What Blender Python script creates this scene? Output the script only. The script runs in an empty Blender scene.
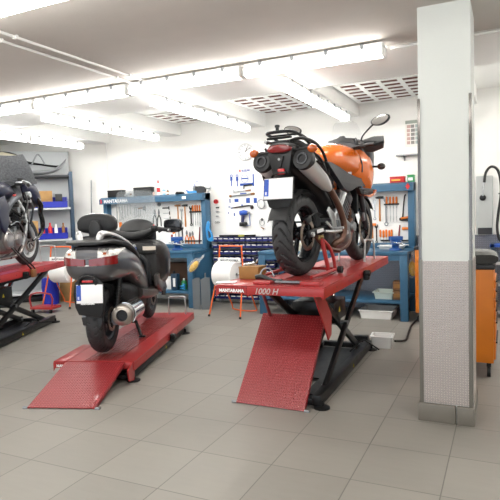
import bpy, bmesh, math, random
from mathutils import Vector, Matrix, Euler
random.seed(7)
PI = math.pi
SC = bpy.context.scene
COL = SC.collection
V = Vector

# ------------------------------------------------------------------ camera
F_PX = 540.74
YAW, PITCH, ROLL = math.radians(25.4682), math.radians(4.0660), math.radians(-1.94638)
_fw = V((-math.sin(YAW)*math.cos(PITCH), math.cos(YAW)*math.cos(PITCH), -math.sin(PITCH)))
_rt = V((math.cos(YAW), math.sin(YAW), 0)); _up = _rt.cross(_fw)
_r2 = _rt*math.cos(ROLL) + _up*math.sin(ROLL); _u2 = _up*math.cos(ROLL) - _rt*math.sin(ROLL)
EYE = V((0, 0, 1.5))
cam_d = bpy.data.cameras.new('camera'); cam_d.sensor_width = 36; cam_d.lens = 36*F_PX/500
cam = bpy.data.objects.new('camera', cam_d); COL.objects.link(cam)
mw = Matrix((_r2, _u2, -_fw)).transposed().to_4x4(); mw.translation = EYE
cam.matrix_world = mw; cam_d.clip_start = .05; cam_d.clip_end = 60
SC.camera = cam
def at(px, py, Y):
    """the point of the vertical plane y = Y that a measured sight line meets"""
    d = _fw*F_PX + _r2*(px-250) - _u2*(py-250)
    return EYE + d*(Y/d.y)

# ------------------------------------------------------------------ materials
def lin(c):
    if isinstance(c, str):
        c = c.lstrip('#'); c = [int(c[i:i+2], 16)/255 for i in (0, 2, 4)]
    return tuple(((x/12.92) if x <= .04045 else ((x+.055)/1.055)**2.4) for x in c)
MATS = {}
def mat(name, color, rough=.5, metal=0., var=.0, vscale=8., bump=0., bscale=60., coat=0., trans=0., emit=0., alpha=1., spec=.5, plate=None, pscale=28., pbump=.012):
    if name in MATS: return MATS[name]
    m = bpy.data.materials.new(name); m.use_nodes = True
    nt = m.node_tree; N = nt.nodes; L = nt.links
    b = N['Principled BSDF']; c = lin(color)
    b.inputs['Base Color'].default_value = (*c, 1)
    b.inputs['Roughness'].default_value = rough; b.inputs['Metallic'].default_value = metal
    b.inputs['Specular IOR Level'].default_value = spec
    b.inputs['Coat Weight'].default_value = coat; b.inputs['Coat Roughness'].default_value = .06
    b.inputs['Transmission Weight'].default_value = trans; b.inputs['Alpha'].default_value = alpha
    if emit:
        b.inputs['Emission Color'].default_value = (*c, 1); b.inputs['Emission Strength'].default_value = emit
    tc = N.new('ShaderNodeTexCoord')
    if var:
        n = N.new('ShaderNodeTexNoise'); n.inputs['Scale'].default_value = vscale; n.inputs['Detail'].default_value = 5
        L.new(tc.outputs['Object'], n.inputs['Vector'])
        r = N.new('ShaderNodeMapRange'); r.inputs['To Min'].default_value = 1-var; r.inputs['To Max'].default_value = 1+var
        r.inputs['From Min'].default_value = .3; r.inputs['From Max'].default_value = .7
        L.new(n.outputs['Fac'], r.inputs['Value'])
        x = N.new('ShaderNodeVectorMath'); x.operation = 'SCALE'; x.inputs[0].default_value = c
        L.new(r.outputs['Result'], x.inputs['Scale']); L.new(x.outputs['Vector'], b.inputs['Base Color'])
        r2 = N.new('ShaderNodeMapRange'); r2.inputs['To Min'].default_value = max(0, rough-.08); r2.inputs['To Max'].default_value = min(1, rough+.08)
        L.new(n.outputs['Fac'], r2.inputs['Value']); L.new(r2.outputs['Result'], b.inputs['Roughness'])
    if plate:
        def mth(op, a, bb=None, cc=None):
            n = N.new('ShaderNodeMath'); n.operation = op
            for i, v in enumerate((a, bb, cc)):
                if v is None: continue
                if isinstance(v, (int, float)): n.inputs[i].default_value = v
                else: L.new(v, n.inputs[i])
            return n.outputs[0]
        sp = N.new('ShaderNodeSeparateXYZ'); L.new(tc.outputs['Object'], sp.inputs[0])
        u = mth('MULTIPLY', sp.outputs[plate[0].upper()], pscale); v = mth('MULTIPLY', sp.outputs[plate[1].upper()], pscale)
        fu = mth('SUBTRACT', mth('FRACT', mth('ADD', u, 500.)), .5); fv = mth('SUBTRACT', mth('FRACT', mth('ADD', v, 500.)), .5)
        par = mth('MODULO', mth('ADD', mth('FLOOR', mth('ADD', u, 500.)), mth('FLOOR', mth('ADD', v, 500.))), 2.)
        a = mth('ADD', fu, fv); d = mth('SUBTRACT', fu, fv)
        np_ = mth('SUBTRACT', 1., par)
        lo = mth('ADD', mth('MULTIPLY', a, par), mth('MULTIPLY', d, np_))
        sh = mth('ADD', mth('MULTIPLY', d, par), mth('MULTIPLY', a, np_))
        e = mth('ADD', mth('POWER', mth('ABSOLUTE', mth('DIVIDE', lo, .62)), 2.), mth('POWER', mth('ABSOLUTE', mth('DIVIDE', sh, .2)), 2.))
        h = mth('MAXIMUM', mth('SUBTRACT', 1., e), 0.)
        bp = N.new('ShaderNodeBump'); bp.inputs['Strength'].default_value = 1.; bp.inputs['Distance'].default_value = pbump
        L.new(mth('POWER', h, .6), bp.inputs['Height']); L.new(bp.outputs['Normal'], b.inputs['Normal'])
        # relief shading painted in: raised lozenges rubbed and lightened, the ground between them darkened
        wr = N.new('ShaderNodeMix'); wr.data_type = 'RGBA'; wr.inputs['A'].default_value = (*[q*.78 for q in c], 1); wr.inputs['B'].default_value = (*[min(1, q*1.45+.02) for q in c], 1)
        L.new(mth('POWER', h, .5), wr.inputs['Factor']); L.new(wr.outputs['Result'], b.inputs['Base Color'])
    elif bump:
        n = N.new('ShaderNodeTexNoise'); n.inputs['Scale'].default_value = bscale; n.inputs['Detail'].default_value = 3
        L.new(tc.outputs['Object'], n.inputs['Vector'])
        bp = N.new('ShaderNodeBump'); bp.inputs['Strength'].default_value = bump; bp.inputs['Distance'].default_value = .004
        L.new(n.outputs['Fac'], bp.inputs['Height']); L.new(bp.outputs['Normal'], b.inputs['Normal'])
    MATS[name] = m
    return m

# ------------------------------------------------------------------ mesh builder
def frame_of(d):
    d = V(d).normalized(); a = V((0, 0, 1)) if abs(d.z) < .9 else V((0, 1, 0))
    x = a.cross(d).normalized(); return x, d.cross(x), d
def catmull(pts, n):
    P = [V(p) for p in pts]; out = []
    for i in range(len(P)-1):
        p0 = P[max(i-1, 0)]; p1 = P[i]; p2 = P[i+1]; p3 = P[min(i+2, len(P)-1)]
        for k in range(n):
            t = k/n
            out.append(.5*((2*p1)+(p2-p0)*t+(2*p0-5*p1+4*p2-p3)*t*t+(3*p1-p0-3*p2+p3)*t**3))
    out.append(P[-1]); return out
class MB:
    def __init__(s): s.bm = bmesh.new(); s.mi = 0; s.M = Matrix.Identity(4)
    def _face(s, vs):
        try: f = s.bm.faces.new(vs)
        except ValueError: return None
        f.material_index = s.mi; return f
    def v(s, p): return s.bm.verts.new(s.M @ V(p))
    def box(s, c, size, rot=None, bev=0.):
        R = Matrix.Identity(3) if rot is None else (rot if isinstance(rot, Matrix) else Euler(rot).to_matrix())
        h = V(size)/2; c = V(c); vs = []
        for z in (-1, 1):
            for y in (-1, 1):
                for x in (-1, 1): vs.append(s.v(c + R @ V((x*h.x, y*h.y, z*h.z))))
        fs = [s._face([vs[i] for i in q]) for q in ((0,2,3,1),(4,5,7,6),(0,1,5,4),(2,6,7,3),(0,4,6,2),(1,3,7,5))]
        if bev:
            es = list({e for f in fs if f for e in f.edges})
            r = bmesh.ops.bevel(s.bm, geom=es, offset=min(bev, min(size)*.45), segments=2, profile=.5, affect='EDGES', clamp_overlap=True)
            for f in r['faces']: f.material_index = s.mi
        return s
    def b2(s, x0, x1, y0, y1, z0, z1, bev=0.):
        return s.box(((x0+x1)/2, (y0+y1)/2, (z0+z1)/2), (abs(x1-x0), abs(y1-y0), abs(z1-z0)), None, bev)
    def loft(s, rings, caps=True, closed=False):
        R = [[s.v(p) for p in r] for r in rings]; n = len(R[0])
        m = len(R) if closed else len(R)-1
        for i in range(m):
            A, B = R[i], R[(i+1) % len(R)]
            for j in range(n): s._face([A[j], A[(j+1) % n], B[(j+1) % n], B[j]])
        if caps and not closed:
            s._face(list(reversed(R[0]))); s._face(R[-1])
        return s
    def tube(s, pts, r=.01, seg=8, smooth=0, closed=False, flat=1.):
        if smooth:
            if isinstance(r, (list, tuple)):
                rr = catmull([V((q, 0, 0)) for q in r], smooth); r = [q.x for q in rr]
            pts = catmull(pts, smooth)
        P = [V(p) for p in pts]; n = len(P)
        rs = r if isinstance(r, (list, tuple)) else [r]*n
        up = None; rings = []
        for i, p in enumerate(P):
            if closed: d = P[(i+1) % n]-P[i-1]
            else: d = P[min(i+1, n-1)]-P[max(i-1, 0)]
            if d.length < 1e-9: d = V((0, 0, 1))
            d.normalize()
            if up is None: x, y, _ = frame_of(d)
            else:
                y = d.cross(up)
                y = y.normalized() if y.length > 1e-6 else frame_of(d)[1]
                x = y.cross(d)
            up = x
            rings.append([p+(x*math.cos(2*PI*k/seg)+y*math.sin(2*PI*k/seg)*flat)*rs[i] for k in range(seg)])
        return s.loft(rings, True, closed)
    def cyl(s, a, b, r, r2=None, seg=16):
        return s.tube([a, b], [r, r if r2 is None else r2], seg)
    def lathe(s, prof, o=(0, 0, 0), axis=(0, 0, 1), seg=32, closed=False, sx=1., caps=True):
        """prof: (radius, height along the axis)"""
        x, y, d = frame_of(axis); o = V(o); rings = []
        for r, h in prof:
            r = max(r, .0004)
            rings.append([o+d*h+(x*math.cos(2*PI*k/seg)*sx+y*math.sin(2*PI*k/seg))*r for k in range(seg)])
        return s.loft(rings, caps and not closed, closed)
    def prism(s, poly, o, ex, ey, th, bev=0.):
        """poly: 2-D outline in the plane (ex, ey) through o, thickness th centred on it"""
        o, ex, ey = V(o), V(ex).normalized(), V(ey).normalized(); n = ex.cross(ey).normalized()*(th/2)
        A = [s.v(o+ex*p[0]+ey*p[1]-n) for p in poly]; B = [s.v(o+ex*p[0]+ey*p[1]+n) for p in poly]; k = len(A)
        fs = [s._face(list(reversed(A))), s._face(B)]
        for i in range(k): fs.append(s._face([A[i], A[(i+1) % k], B[(i+1) % k], B[i]]))
        if bev:
            es = list({e for f in fs[:2] if f for e in f.edges})
            r = bmesh.ops.bevel(s.bm, geom=es, offset=min(bev, th*.4), segments=2, profile=.5, affect='EDGES', clamp_overlap=True)
            for f in r['faces']: f.material_index = s.mi
        return s
    def ball(s, c, r, seg=16, rings=10):
        r = (r, r, r) if isinstance(r, (int, float)) else r; c = V(c); R = []
        for i in range(rings+1):
            t = -PI/2+PI*i/rings; q = max(math.cos(t), .01)
            R.append([c+V((r[0]*q*math.cos(2*PI*k/seg), r[1]*q*math.sin(2*PI*k/seg), r[2]*math.sin(t))) for k in range(seg)])
        return s.loft(R)
    def body(s, st, seg=32, sub=5, axis='y'):
        """loft along y through stations (y, xc, zc, half width, half height up, half height down, power)"""
        Q = catmull([V((a[0], a[1], a[2])) for a in st], sub); W = catmull([V((a[3], a[4], a[5])) for a in st], sub); PW = catmull([V((a[6], 0, 0)) for a in st], sub)
        rings = []
        for q, w, p in zip(Q, W, PW):
            e = 2/max(p.x, 1.2); ring = []
            for k in range(seg):
                t = 2*PI*k/seg; c, sn = math.cos(t), math.sin(t)
                x = q.y+max(w.x, .002)*math.copysign(abs(c)**e, c); z = q.z+(max(w.y, .002) if sn >= 0 else max(w.z, .002))*math.copysign(abs(sn)**e, sn)
                ring.append(V((x, q.x, z)))
            rings.append(ring)
        return s.loft(rings)
    def build(s, name, m=None, parent=None, loc=None, ang=35, flat=False):
        bmesh.ops.recalc_face_normals(s.bm, faces=s.bm.faces[:])
        me = bpy.data.meshes.new(name); s.bm.to_mesh(me); s.bm.free()
        for q in (m if isinstance(m, (list, tuple)) else [m]):
            if q: me.materials.append(q)
        if not flat:
            me.shade_smooth(); me.set_sharp_from_angle(angle=math.radians(ang))
        o = bpy.data.objects.new(name, me); COL.objects.link(o)
        if parent: o.parent = parent
        if loc is not None: o.location = loc
        return o
def tag(o, label=None, cat=None, group=None, kind=None):
    if label: o['label'] = label
    if cat: o['category'] = cat
    if group: o['group'] = group
    if kind: o['kind'] = kind
    return o
def empty(name, loc, rz=0., label=None, cat=None, group=None):
    o = bpy.data.objects.new(name, None); COL.objects.link(o); o.empty_display_size = .1
    o.location = loc; o.rotation_euler = (0, 0, rz); return tag(o, label, cat, group)
def copy_tree(o, parent=None):
    c = o.copy(); COL.objects.link(c); c.parent = parent
    for ch in [q for q in bpy.data.objects if q.parent == o]: copy_tree(ch, c)
    return c
def text(name, s, size, m, parent=None, loc=(0, 0, 0), ex=(1, 0, 0), ey=(0, 0, 1), depth=.002, bold=0., shear=0., align='LEFT', squash=1.):
    cu = bpy.data.curves.new('t', 'FONT'); cu.body = s; cu.size = size; cu.extrude = depth/2; cu.align_x = align; cu.offset = bold; cu.shear = shear; cu.resolution_u = 3
    t = bpy.data.objects.new('t', cu); me = bpy.data.meshes.new_from_object(t)
    bpy.data.objects.remove(t); bpy.data.curves.remove(cu)
    ex, ey = V(ex).normalized(), V(ey).normalized(); n = ex.cross(ey); ex = ex*squash
    T = Matrix((ex, ey, n)).transposed().to_4x4(); T.translation = V(loc); me.transform(T)
    me.name = name; me.materials.clear(); me.materials.append(m)
    o = bpy.data.objects.new(name, me); COL.objects.link(o)
    if parent: o.parent = parent
    return o
def struct(o): o['kind'] = 'structure'; return o

# ------------------------------------------------------------------ palette
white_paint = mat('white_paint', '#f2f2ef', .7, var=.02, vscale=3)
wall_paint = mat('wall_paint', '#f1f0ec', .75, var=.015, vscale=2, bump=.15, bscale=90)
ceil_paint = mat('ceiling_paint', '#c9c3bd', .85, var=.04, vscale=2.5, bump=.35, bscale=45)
column_paint = mat('column_paint', '#d2d5d1', .7, var=.012, vscale=3, bump=.2, bscale=120)
bench_blue = mat('bench_blue', '#33607f', .45, var=.04, vscale=5)
shelf_blue = mat('shelf_blue', '#1c3850', .45, var=.04)
bin_blue = mat('bin_blue', '#1928a8', .35, var=.03)
rack_blue = mat('rack_bin_blue', '#232a68', .4, var=.06)
red_paint = mat('red_paint', '#a52a2a', .38, var=.06, vscale=6, coat=.25)
red_dark = mat('red_paint_dark', '#7c191c', .35, var=.05, coat=.2)
black_metal = mat('black_metal', '#0d0e10', .36, .2, var=.15, vscale=12)
black_plastic = mat('black_plastic', '#101113', .48, var=.08, vscale=20, bump=.1, bscale=200)
black_gloss = mat('black_gloss', '#0c0d10', .15, coat=.6)
grey_plastic = mat('grey_plastic', '#25272c', .48, var=.06, bump=.12, bscale=200)
rubber = mat('tyre_rubber', '#2d2e30', .6, var=.12, vscale=14)
steel = mat('steel', '#b9bcbf', .28, 1., var=.08)
chrome = mat('chrome', '#e2e4e6', .1, 1.)
dull_steel = mat('dull_steel', '#8c8f92', .42, .9, var=.12, vscale=15)
alu = mat('aluminium', '#c9cbcc', .38, .85, var=.06)
brown_steel = mat('heat_brown_steel', '#6b4f43', .38, .8, var=.2, vscale=10)
orange_paint = mat('orange_paint', '#dd6a14', .25, coat=.8, var=.02)
orange_frame = mat('orange_frame', '#e0662c', .4, var=.04)
cart_orange = mat('cart_orange', '#cf7412', .42, var=.04)
grey_metal_paint = mat('scooter_grey', '#59585b', .3, .4, coat=.7, var=.03)
seat_vinyl = mat('seat_vinyl', '#121316', .6, var=.08, bump=.25, bscale=260)
red_lens = mat('red_lens', '#7d1317', .15, coat=.8)
clear_lens = mat('clear_lens', '#d8d6d2', .12, .3, coat=.8, var=.2, vscale=60)
amber_lens = mat('amber_lens', '#b5531a', .2, coat=.7)
white_plastic = mat('white_plastic', '#ededeb', .4)
plate_white = mat('plate_white', '#f6f6f6', .35, emit=0.)
plate_blue = mat('plate_blue', '#1f4fb4', .35)
ink_black = mat('ink_black', '#16161a', .6)
ink_grey = mat('ink_grey', '#6d7076', .6)
ink_blue = mat('ink_blue', '#1c4ba5', .5)
ink_red = mat('ink_red', '#c8252b', .5)
letter_white = mat('letter_white', '#f4f4f4', .5)
wood = mat('pale_wood', '#9a6f38', .6, var=.18, vscale=9)
handle_wood = mat('handle_wood', '#c98544', .5, var=.12, vscale=15)
orange_grip = mat('orange_grip', '#e37a1e', .4)
cardboard = mat('cardboard', '#a98352', .8, var=.15, vscale=10)
paper_white = mat('paper_white', '#f1f1f0', .85, bump=.2, bscale=120)
vise_blue = mat('vise_blue', '#174f94', .35, var=.08)
hose_blue = mat('hose_blue', '#2f8fd0', .35)
yellow_duster = mat('yellow_duster', '#dfb421', .85, var=.12, vscale=30, bump=.8, bscale=90)
clear_plastic = mat('clear_plastic', '#ffffff', .12, trans=0., alpha=.16)
screen_plastic = mat('windscreen_plastic', '#c9d2d6', .08, alpha=.08, coat=.15)
terracotta = mat('terracotta', '#7c4a3c', .8, var=.25, vscale=25)
green_paint = mat('green_paint', '#2e8f52', .5)
GLOW, WORLD, EXPO = 13., 1.2, .92
# ------------------------------------------------------------------ the room
XL, XR, YB, YN, ZC, ZF = -9.6, 3.6, 8.0, -3.2, 3.03, 2.82
# floor: large grey tiles, one joint grid
fm = bpy.data.materials.new('floor_tile'); fm.use_nodes = True
nt = fm.node_tree; N = nt.nodes; L = nt.links; b = N['Principled BSDF']
tc = N.new('ShaderNodeTexCoord'); sp = N.new('ShaderNodeSeparateXYZ'); L.new(tc.outputs['Object'], sp.inputs[0])
def mth(op, *a):
    n = N.new('ShaderNodeMath'); n.operation = op
    for i, v in enumerate(a):
        if isinstance(v, (int, float)): n.inputs[i].default_value = v
        else: L.new(v, n.inputs[i])
    return n.outputs[0]
def cell(out, off, size):
    u = mth('DIVIDE', mth('ADD', out, off), size); fr = mth('FRACT', u)
    return mth('MULTIPLY', mth('MINIMUM', fr, mth('SUBTRACT', 1., fr)), size), mth('FLOOR', u)
du, cu_ = cell(sp.outputs['X'], .785+.475*40, .475); dv, cv_ = cell(sp.outputs['Y'], -2.355+.485*40, .485)
dmin = mth('MINIMUM', du, dv)
j = N.new('ShaderNodeMapRange'); j.inputs['From Min'].default_value = .0012; j.inputs['From Max'].default_value = .0042; L.new(dmin, j.inputs['Value'])
cb = N.new('ShaderNodeCombineXYZ'); L.new(cu_, cb.inputs[0]); L.new(cv_, cb.inputs[1])
wn = N.new('ShaderNodeTexWhiteNoise'); L.new(cb.outputs[0], wn.inputs['Vector'])
n1 = N.new('ShaderNodeTexNoise'); n1.inputs['Scale'].default_value = 2.2; n1.inputs['Detail'].default_value = 7; n1.inputs['Roughness'].default_value = .62; L.new(tc.outputs['Object'], n1.inputs['Vector'])
mp = N.new('ShaderNodeMapping'); mp.inputs['Scale'].default_value = (3., 22., 1.); L.new(tc.outputs['Object'], mp.inputs['Vector'])
n2 = N.new('ShaderNodeTexNoise'); n2.inputs['Scale'].default_value = 1.2; n2.inputs['Detail'].default_value = 4; L.new(mp.outputs[0], n2.inputs['Vector'])
val = mth('ADD', mth('ADD', .80, mth('MULTIPLY', wn.outputs['Value'], .10)), mth('ADD', mth('MULTIPLY', n1.outputs['Fac'], .34), mth('MULTIPLY', n2.outputs['Fac'], .10)))
sc_ = N.new('ShaderNodeVectorMath'); sc_.operation = 'SCALE'; sc_.inputs[0].default_value = lin('#85817a'); L.new(val, sc_.inputs['Scale'])
mx = N.new('ShaderNodeMix'); mx.data_type = 'RGBA'; mx.inputs['A'].default_value = (*lin('#5f5d59'), 1)
L.new(j.outputs[0], mx.inputs['Factor']); L.new(sc_.outputs[0], mx.inputs['B']); L.new(mx.outputs['Result'], b.inputs['Base Color'])
rr = mth('ADD', .34, mth('MULTIPLY', n1.outputs['Fac'], .3)); L.new(rr, b.inputs['Roughness'])
bp = N.new('ShaderNodeBump'); bp.inputs['Strength'].default_value = .25; bp.inputs['Distance'].default_value = .003
L.new(mth('ADD', j.outputs[0], mth('MULTIPLY', n2.outputs['Fac'], .4)), bp.inputs['Height']); L.new(bp.outputs[0], b.inputs['Normal'])
m = MB(); m.b2(XL-.1, XR+.1, YN-.1, YB+.1, -.12, 0); struct(m.build('floor', fm))
# front ceiling slab and the higher coffered bay over the benches
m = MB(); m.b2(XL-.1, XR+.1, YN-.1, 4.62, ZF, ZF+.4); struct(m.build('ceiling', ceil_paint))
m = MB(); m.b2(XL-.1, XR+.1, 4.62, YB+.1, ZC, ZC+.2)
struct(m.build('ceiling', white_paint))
# soffit between the slab and the coffers
m = MB(); m.b2(XL, XR, 4.62, 5.75, ZF, ZC); struct(m.build('trim_1', white_paint))
for i, X in enumerate((-6.75, -5.2, -3.62, -2.12, -.52, 1.0, 2.5)):
    m = MB(); m.b2(X-.16, X+.16, 5.75, YB, ZF+.02, ZC); struct(m.build('trim_%d' % (i+2), white_paint))
for nm, x0, x1, y0, y1 in (('wall_back', XL-.1, XR+.1, YB, YB+.12), ('wall_left', XL-.12, XL, YN, YB), ('wall_right', XR, XR+.12, YN, YB)):
    m = MB(); m.b2(x0, x1, y0, y1, 0, ZC+.2); struct(m.build(nm, wall_paint))
# near wall behind the photographer: a wide shop opening with daylight
m = MB(); m.b2(XL-.1, -5.5, YN-.12, YN, 0, 3.2); m.b2(1.5, XR+.1, YN-.12, YN, 0, 3.2); m.b2(-5.5, 1.5, YN-.12, YN, 2.5, 3.2); struct(m.build('wall_front', wall_paint))
# terracotta vent grilles set in the coffer ceilings
terracotta = mat('terracotta_dark', '#6a3f33', .85, var=.25, vscale=25)
def grille(x0, y0, nc, nr, label):
    r = empty('ceiling_grille', (x0, y0, ZC-.012), 0, label, 'ceiling vent', 'terracotta vent grilles in the ceiling')
    m = MB(); pc, pr = .252, .205; W, D = nc*pc+.04, nr*pr+.04
    # white grid with open slots
    for i in range(nc+1): m.b2(i*pc-.028+.02, i*pc+.028+.02, 0, D, -.012, -.004)
    for k in range(nr+1): m.b2(0, W, k*pr-.040+.02, k*pr+.040+.02, -.0118, -.0042)
    m.build('grid', white_paint, r, flat=True)
    m = MB(); m.b2(.03, W-.03, .03, D-.03, -.003, .011)
    for i in range(nc):
        for k in range(nr):
            m.box((i*pc+.02+pc/2, k*pr+.02+pr/2, -.006), (pc-.08, .010, .006))
    m.build('terracotta_slot', [terracotta], r, flat=True)
grille(-1.93, 6.62, 4, 6, 'terracotta slotted ceiling grille nearest the white column')
grille(-3.42, 6.62, 4, 6, 'terracotta slotted ceiling grille above the orange motorcycle tail')
grille(-4.98, 6.95, 4, 4, 'terracotta slotted ceiling grille above the left blue workbench')
# conduit on the slab
for y_, x0, x1 in ((0, -3.19, -3.22),):
    pass
for X, lab in ((-3.18, 'white conduit pipe running along the slab, on the side nearer the column'), (-3.33, 'white conduit pipe running along the slab, on the side away from the column')):
    m = MB(); m.tube([(X, .6, ZF-.012), (X-.02, 4.5, ZF-.012)], .011, 8)
    for q in (1.4, 2.9, 4.2): m.box((X-.01, q, ZF-.012), (.04, .02, .026))
    tag(m.build('conduit_pipe', white_plastic), lab, 'pipe', 'conduit pipes on the ceiling')
m = MB(); m.tube([(-.86, 4.66, ZF-.012), (3.5, 4.66, ZF-.012)], .011, 8); m.tube([(-.86, 4.6, ZF-.03), (3.5, 4.6, ZF-.012)], .008, 8)
tag(m.build('conduit_pipe', white_plastic), 'white conduit pair running from the last tube lamp to behind the column', 'pipe')
# lamps
glow = mat('tube_glow', '#fffdf8', .4, emit=GLOW)
def make_lamp(Lg):
    r = empty('tube_lamp', (0, 0, 0))
    m = MB(); m.b2(-Lg/2+.01, Lg/2-.01, -.05, .05, .03, .075, .008); m.build('housing', white_plastic, r)
    m = MB(); n = 12
    prof = [(.062*math.cos(PI+PI*k/n), .068*math.sin(PI+PI*k/n)) for k in range(n+1)]
    m.loft([[V((x, p[0], p[1]+.03)) for p in prof+[(.03, .004), (-.03, .004)]] for x in (-Lg/2+.025, Lg/2-.025)]); m.build('diffuser', glow, r)
    for sx in (-1, 1):
        m = MB(); m.box((sx*(Lg/2-.012), 0, .005), (.024, .13, .085), None, .01); m.build('end_cap', white_plastic, r)
    for k in (-.36, -.12, .12, .36):
        m = MB(); m.box((k*Lg, 0, .072), (.03, .136, .006)); m.box((k*Lg, .064, .05), (.026, .008, .045)); m.box((k*Lg, -.064, .05), (.026, .008, .045)); m.build('clip', dull_steel, r)
    return r
proto = {}
def lamp(x0, y0, x1, y1, label, z=2.725):
    Lg = round(math.hypot(x1-x0, y1-y0), 2)
    o = copy_tree(proto[Lg]) if Lg in proto else proto.setdefault(Lg, make_lamp(Lg))
    o.location = ((x0+x1)/2, (y0+y1)/2, z); o.rotation_euler = (0, 0, math.atan2(y1-y0, x1-x0))
    tag(o, label, 'ceiling lamp', 'fluorescent tube lamps on the ceiling')
words = ['farthest from the column', 'third from the column', 'second from the column', 'ending beside the white column']
xs = [-5.90, -4.64, -3.38, -2.12, -.86]
for i in range(4): lamp(xs[i]+.01, 4.45, xs[i+1]-.01, 4.45, 'lit tube lamp of the long cross row, '+words[i])
lamp(-8.4, 4.45, -7.16, 4.45, 'lit tube lamp beyond the photo edge in the cross row'); lamp(-7.15, 4.45, -5.91, 4.45, 'lit tube lamp at the far left end of the cross row')
for X, w in ((-5.12, 'above the dark blue motorcycle'), (-3.5, 'above the grey scooter'), (-2.0, 'above the orange motorcycle')):
    lamp(X, 5.02, X, 6.19, 'near half of the tube lamp running to back wall '+w); lamp(X, 6.21, X, 7.38, 'far half of the tube lamp running to back wall '+w)
for X, w in ((-6.7, 'over the shelves'), (.6, 'right of the column'), (2.2, 'at the right wall')):
    lamp(X, 5.02, X, 6.19, 'lit tube lamp near half '+w); lamp(X, 6.21, X, 7.38, 'lit tube lamp far half '+w)
for Y in (2.33, -.3):  # the row over the camera is unseen, added to brighten the column
    for i, X in enumerate((-8.0, -6.4, -4.8, -3.42, -2.16, -.9, .9, 2.4)):
        lamp(X-.62, Y, X+.62, Y, 'lit tube lamp in front room, %s, place %d' % ({2.33: 'the row nearest the lifts', -.3: 'unseen fill row added over the camera'}[Y], i+1))
# ---- column
cp = struct(MB().b2(-.542, -.212, 3.86, 4.30, 0, ZF).build('column', column_paint))
plate_silver = mat('diamond_plate_silver', '#cec4bf', .4, .45, plate='xz', pscale=58, pbump=.01)
plate_silver_y = mat('diamond_plate_silver_side', '#cec4bf', .4, .45, plate='yz', pscale=58, pbump=.01)
MB().b2(-.53, -.23, 3.853, 3.861, .13, 1.12).build('diamond_plate', plate_silver, cp)
MB().b2(-.213, -.206, 3.88, 4.28, .13, 1.12).build('diamond_plate', plate_silver_y, cp)
for (x, y, sx, sy) in ((-.542, 3.86, 1, 1), (-.212, 3.86, -1, 1)):
    m = MB(); m.b2(x, x+sx*.012, y-.008, y-.004, 1.12, 2.22); m.b2(x-sx*.006, x-sx*.002, y-.008, y+.03, 1.12, 2.22); m.build('corner_strip', mat('strip_chrome', '#6b6764', .14, 1.), cp)
    m = MB(); m.b2(x, x+sx*.018, y-.011, y-.006, .12, 1.13); m.b2(x-sx*.008, x-sx*.002, y-.011, y+.03, .12, 1.13); m.build('corner_trim', mat('trim_steel', '#7f7b73', .35, .7), cp)
beige_tile = mat('skirting_tile', '#746f66', .45, var=.06, vscale=6)
m = MB(); m.b2(-.562, -.315, 3.83, 4.32, 0, .125, .006); m.b2(-.309, -.196, 3.83, 4.32, 0, .125, .006); m.build('baseboard', beige_tile, cp)
# ---- diamond-plate wainscot on the back wall
m = MB(); m.b2(-3.3, XR, YB-.012, YB-.002, 0, 1.08); struct(m.build('trim_20', mat('wall_plate', '#8d929c', .35, .8, plate='xz', pscale=36)))
# world and view
w = bpy.data.worlds.new('world'); SC.world = w; w.use_nodes = True
w.node_tree.nodes['Background'].inputs[0].default_value = (.85, .92, 1, 1); w.node_tree.nodes['Background'].inputs[1].default_value = WORLD
SC.view_settings.view_transform = 'Standard'; SC.view_settings.look = 'None'; SC.view_settings.gamma = 1; SC.view_settings.exposure = EXPO
SC.view_settings.use_curve_mapping = False
# ------------------------------------------------------------------ workbenches
YP = 7.86      # face of the tool panels
def workbench(x0, x1, yf, label, apron=True):
    r = empty('workbench', ((x0+x1)/2, yf, 0), 0, label, 'workbench'); W = x1-x0; h = W/2
    def P(name, mb, m=bench_blue, par=None): return mb.build(name, m, par or r)
    D = YB-.03-yf
    P('worktop', MB().b2(-h, h, 0, D, .872, .915, .006))
    P('top_apron', MB().b2(-h+.02, h-.02, .015, .035, .80, .872))
    for sx in (-1, 1):
        xx = sx*(h-.05)
        P('leg', MB().b2(xx-.05, xx+.05, .01, .08, 0, .872, .004)); P('leg', MB().b2(xx-.05, xx+.05, D-.08, D-.01, 0, .872, .004))
    P('lower_shelf', MB().b2(-h+.03, h-.03, .03, D-.02, .225, .262, .004))
    # upright tool panel and canopy
    py = YP-yf
    P('tool_panel', MB().b2(-h+.06, h-.06, py, py+.02, .94, 1.72), white_plastic)
    P('bottom_rail', MB().b2(-h, h, py-.05, py+.03, .915, .985, .004))
    for sx in (-1, 1): P('upright', MB().b2(sx*h-sx*.085, sx*h, py-.12, py+.05, .915, 1.83, .004))
    P('canopy', MB().prism([(py-.22, 1.715), (py-.22, 1.80), (py-.16, 1.832), (py+.05, 1.832), (py+.05, 1.715)], (0, 0, 0), (0, 1, 0), (0, 0, 1), W))
    return r
benchR = workbench(-3.27, -1.155, 7.12, 'blue steel workbench with white tool panel behind the raised red lift')
benchL = workbench(-6.60, -4.47, 7.25, 'blue steel workbench with white tool panel behind the grey scooter')
MB().b2(2.13/2-.012, 2.13/2, .09, .66, .02, .87).build('end_panel', bench_blue, benchL)
text('lettering', 'SUZUKI', .0, letter_white, benchL) if False else None
text('lettering', 'MANTARAMA', .085, letter_white, benchL, (-.96, YP-7.25-.222, 1.735), bold=.002)
text('lettering', 'S', .09, ink_red, benchL, (-1.04, YP-7.25-.222, 1.735), bold=.004)
MB().box((.72, YP-7.25-.222, 1.765), (.075, .006, .045), None, .004).build('label_plate', letter_white, benchL)
MB().prism([(.03, 0), (.0, .05), (-.03, 0), (0, -.05)], (.99, YP-7.12-.222, 1.77), (1, 0, 0), (0, 0, 1), .004).build('badge', ink_red, benchR)

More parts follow.
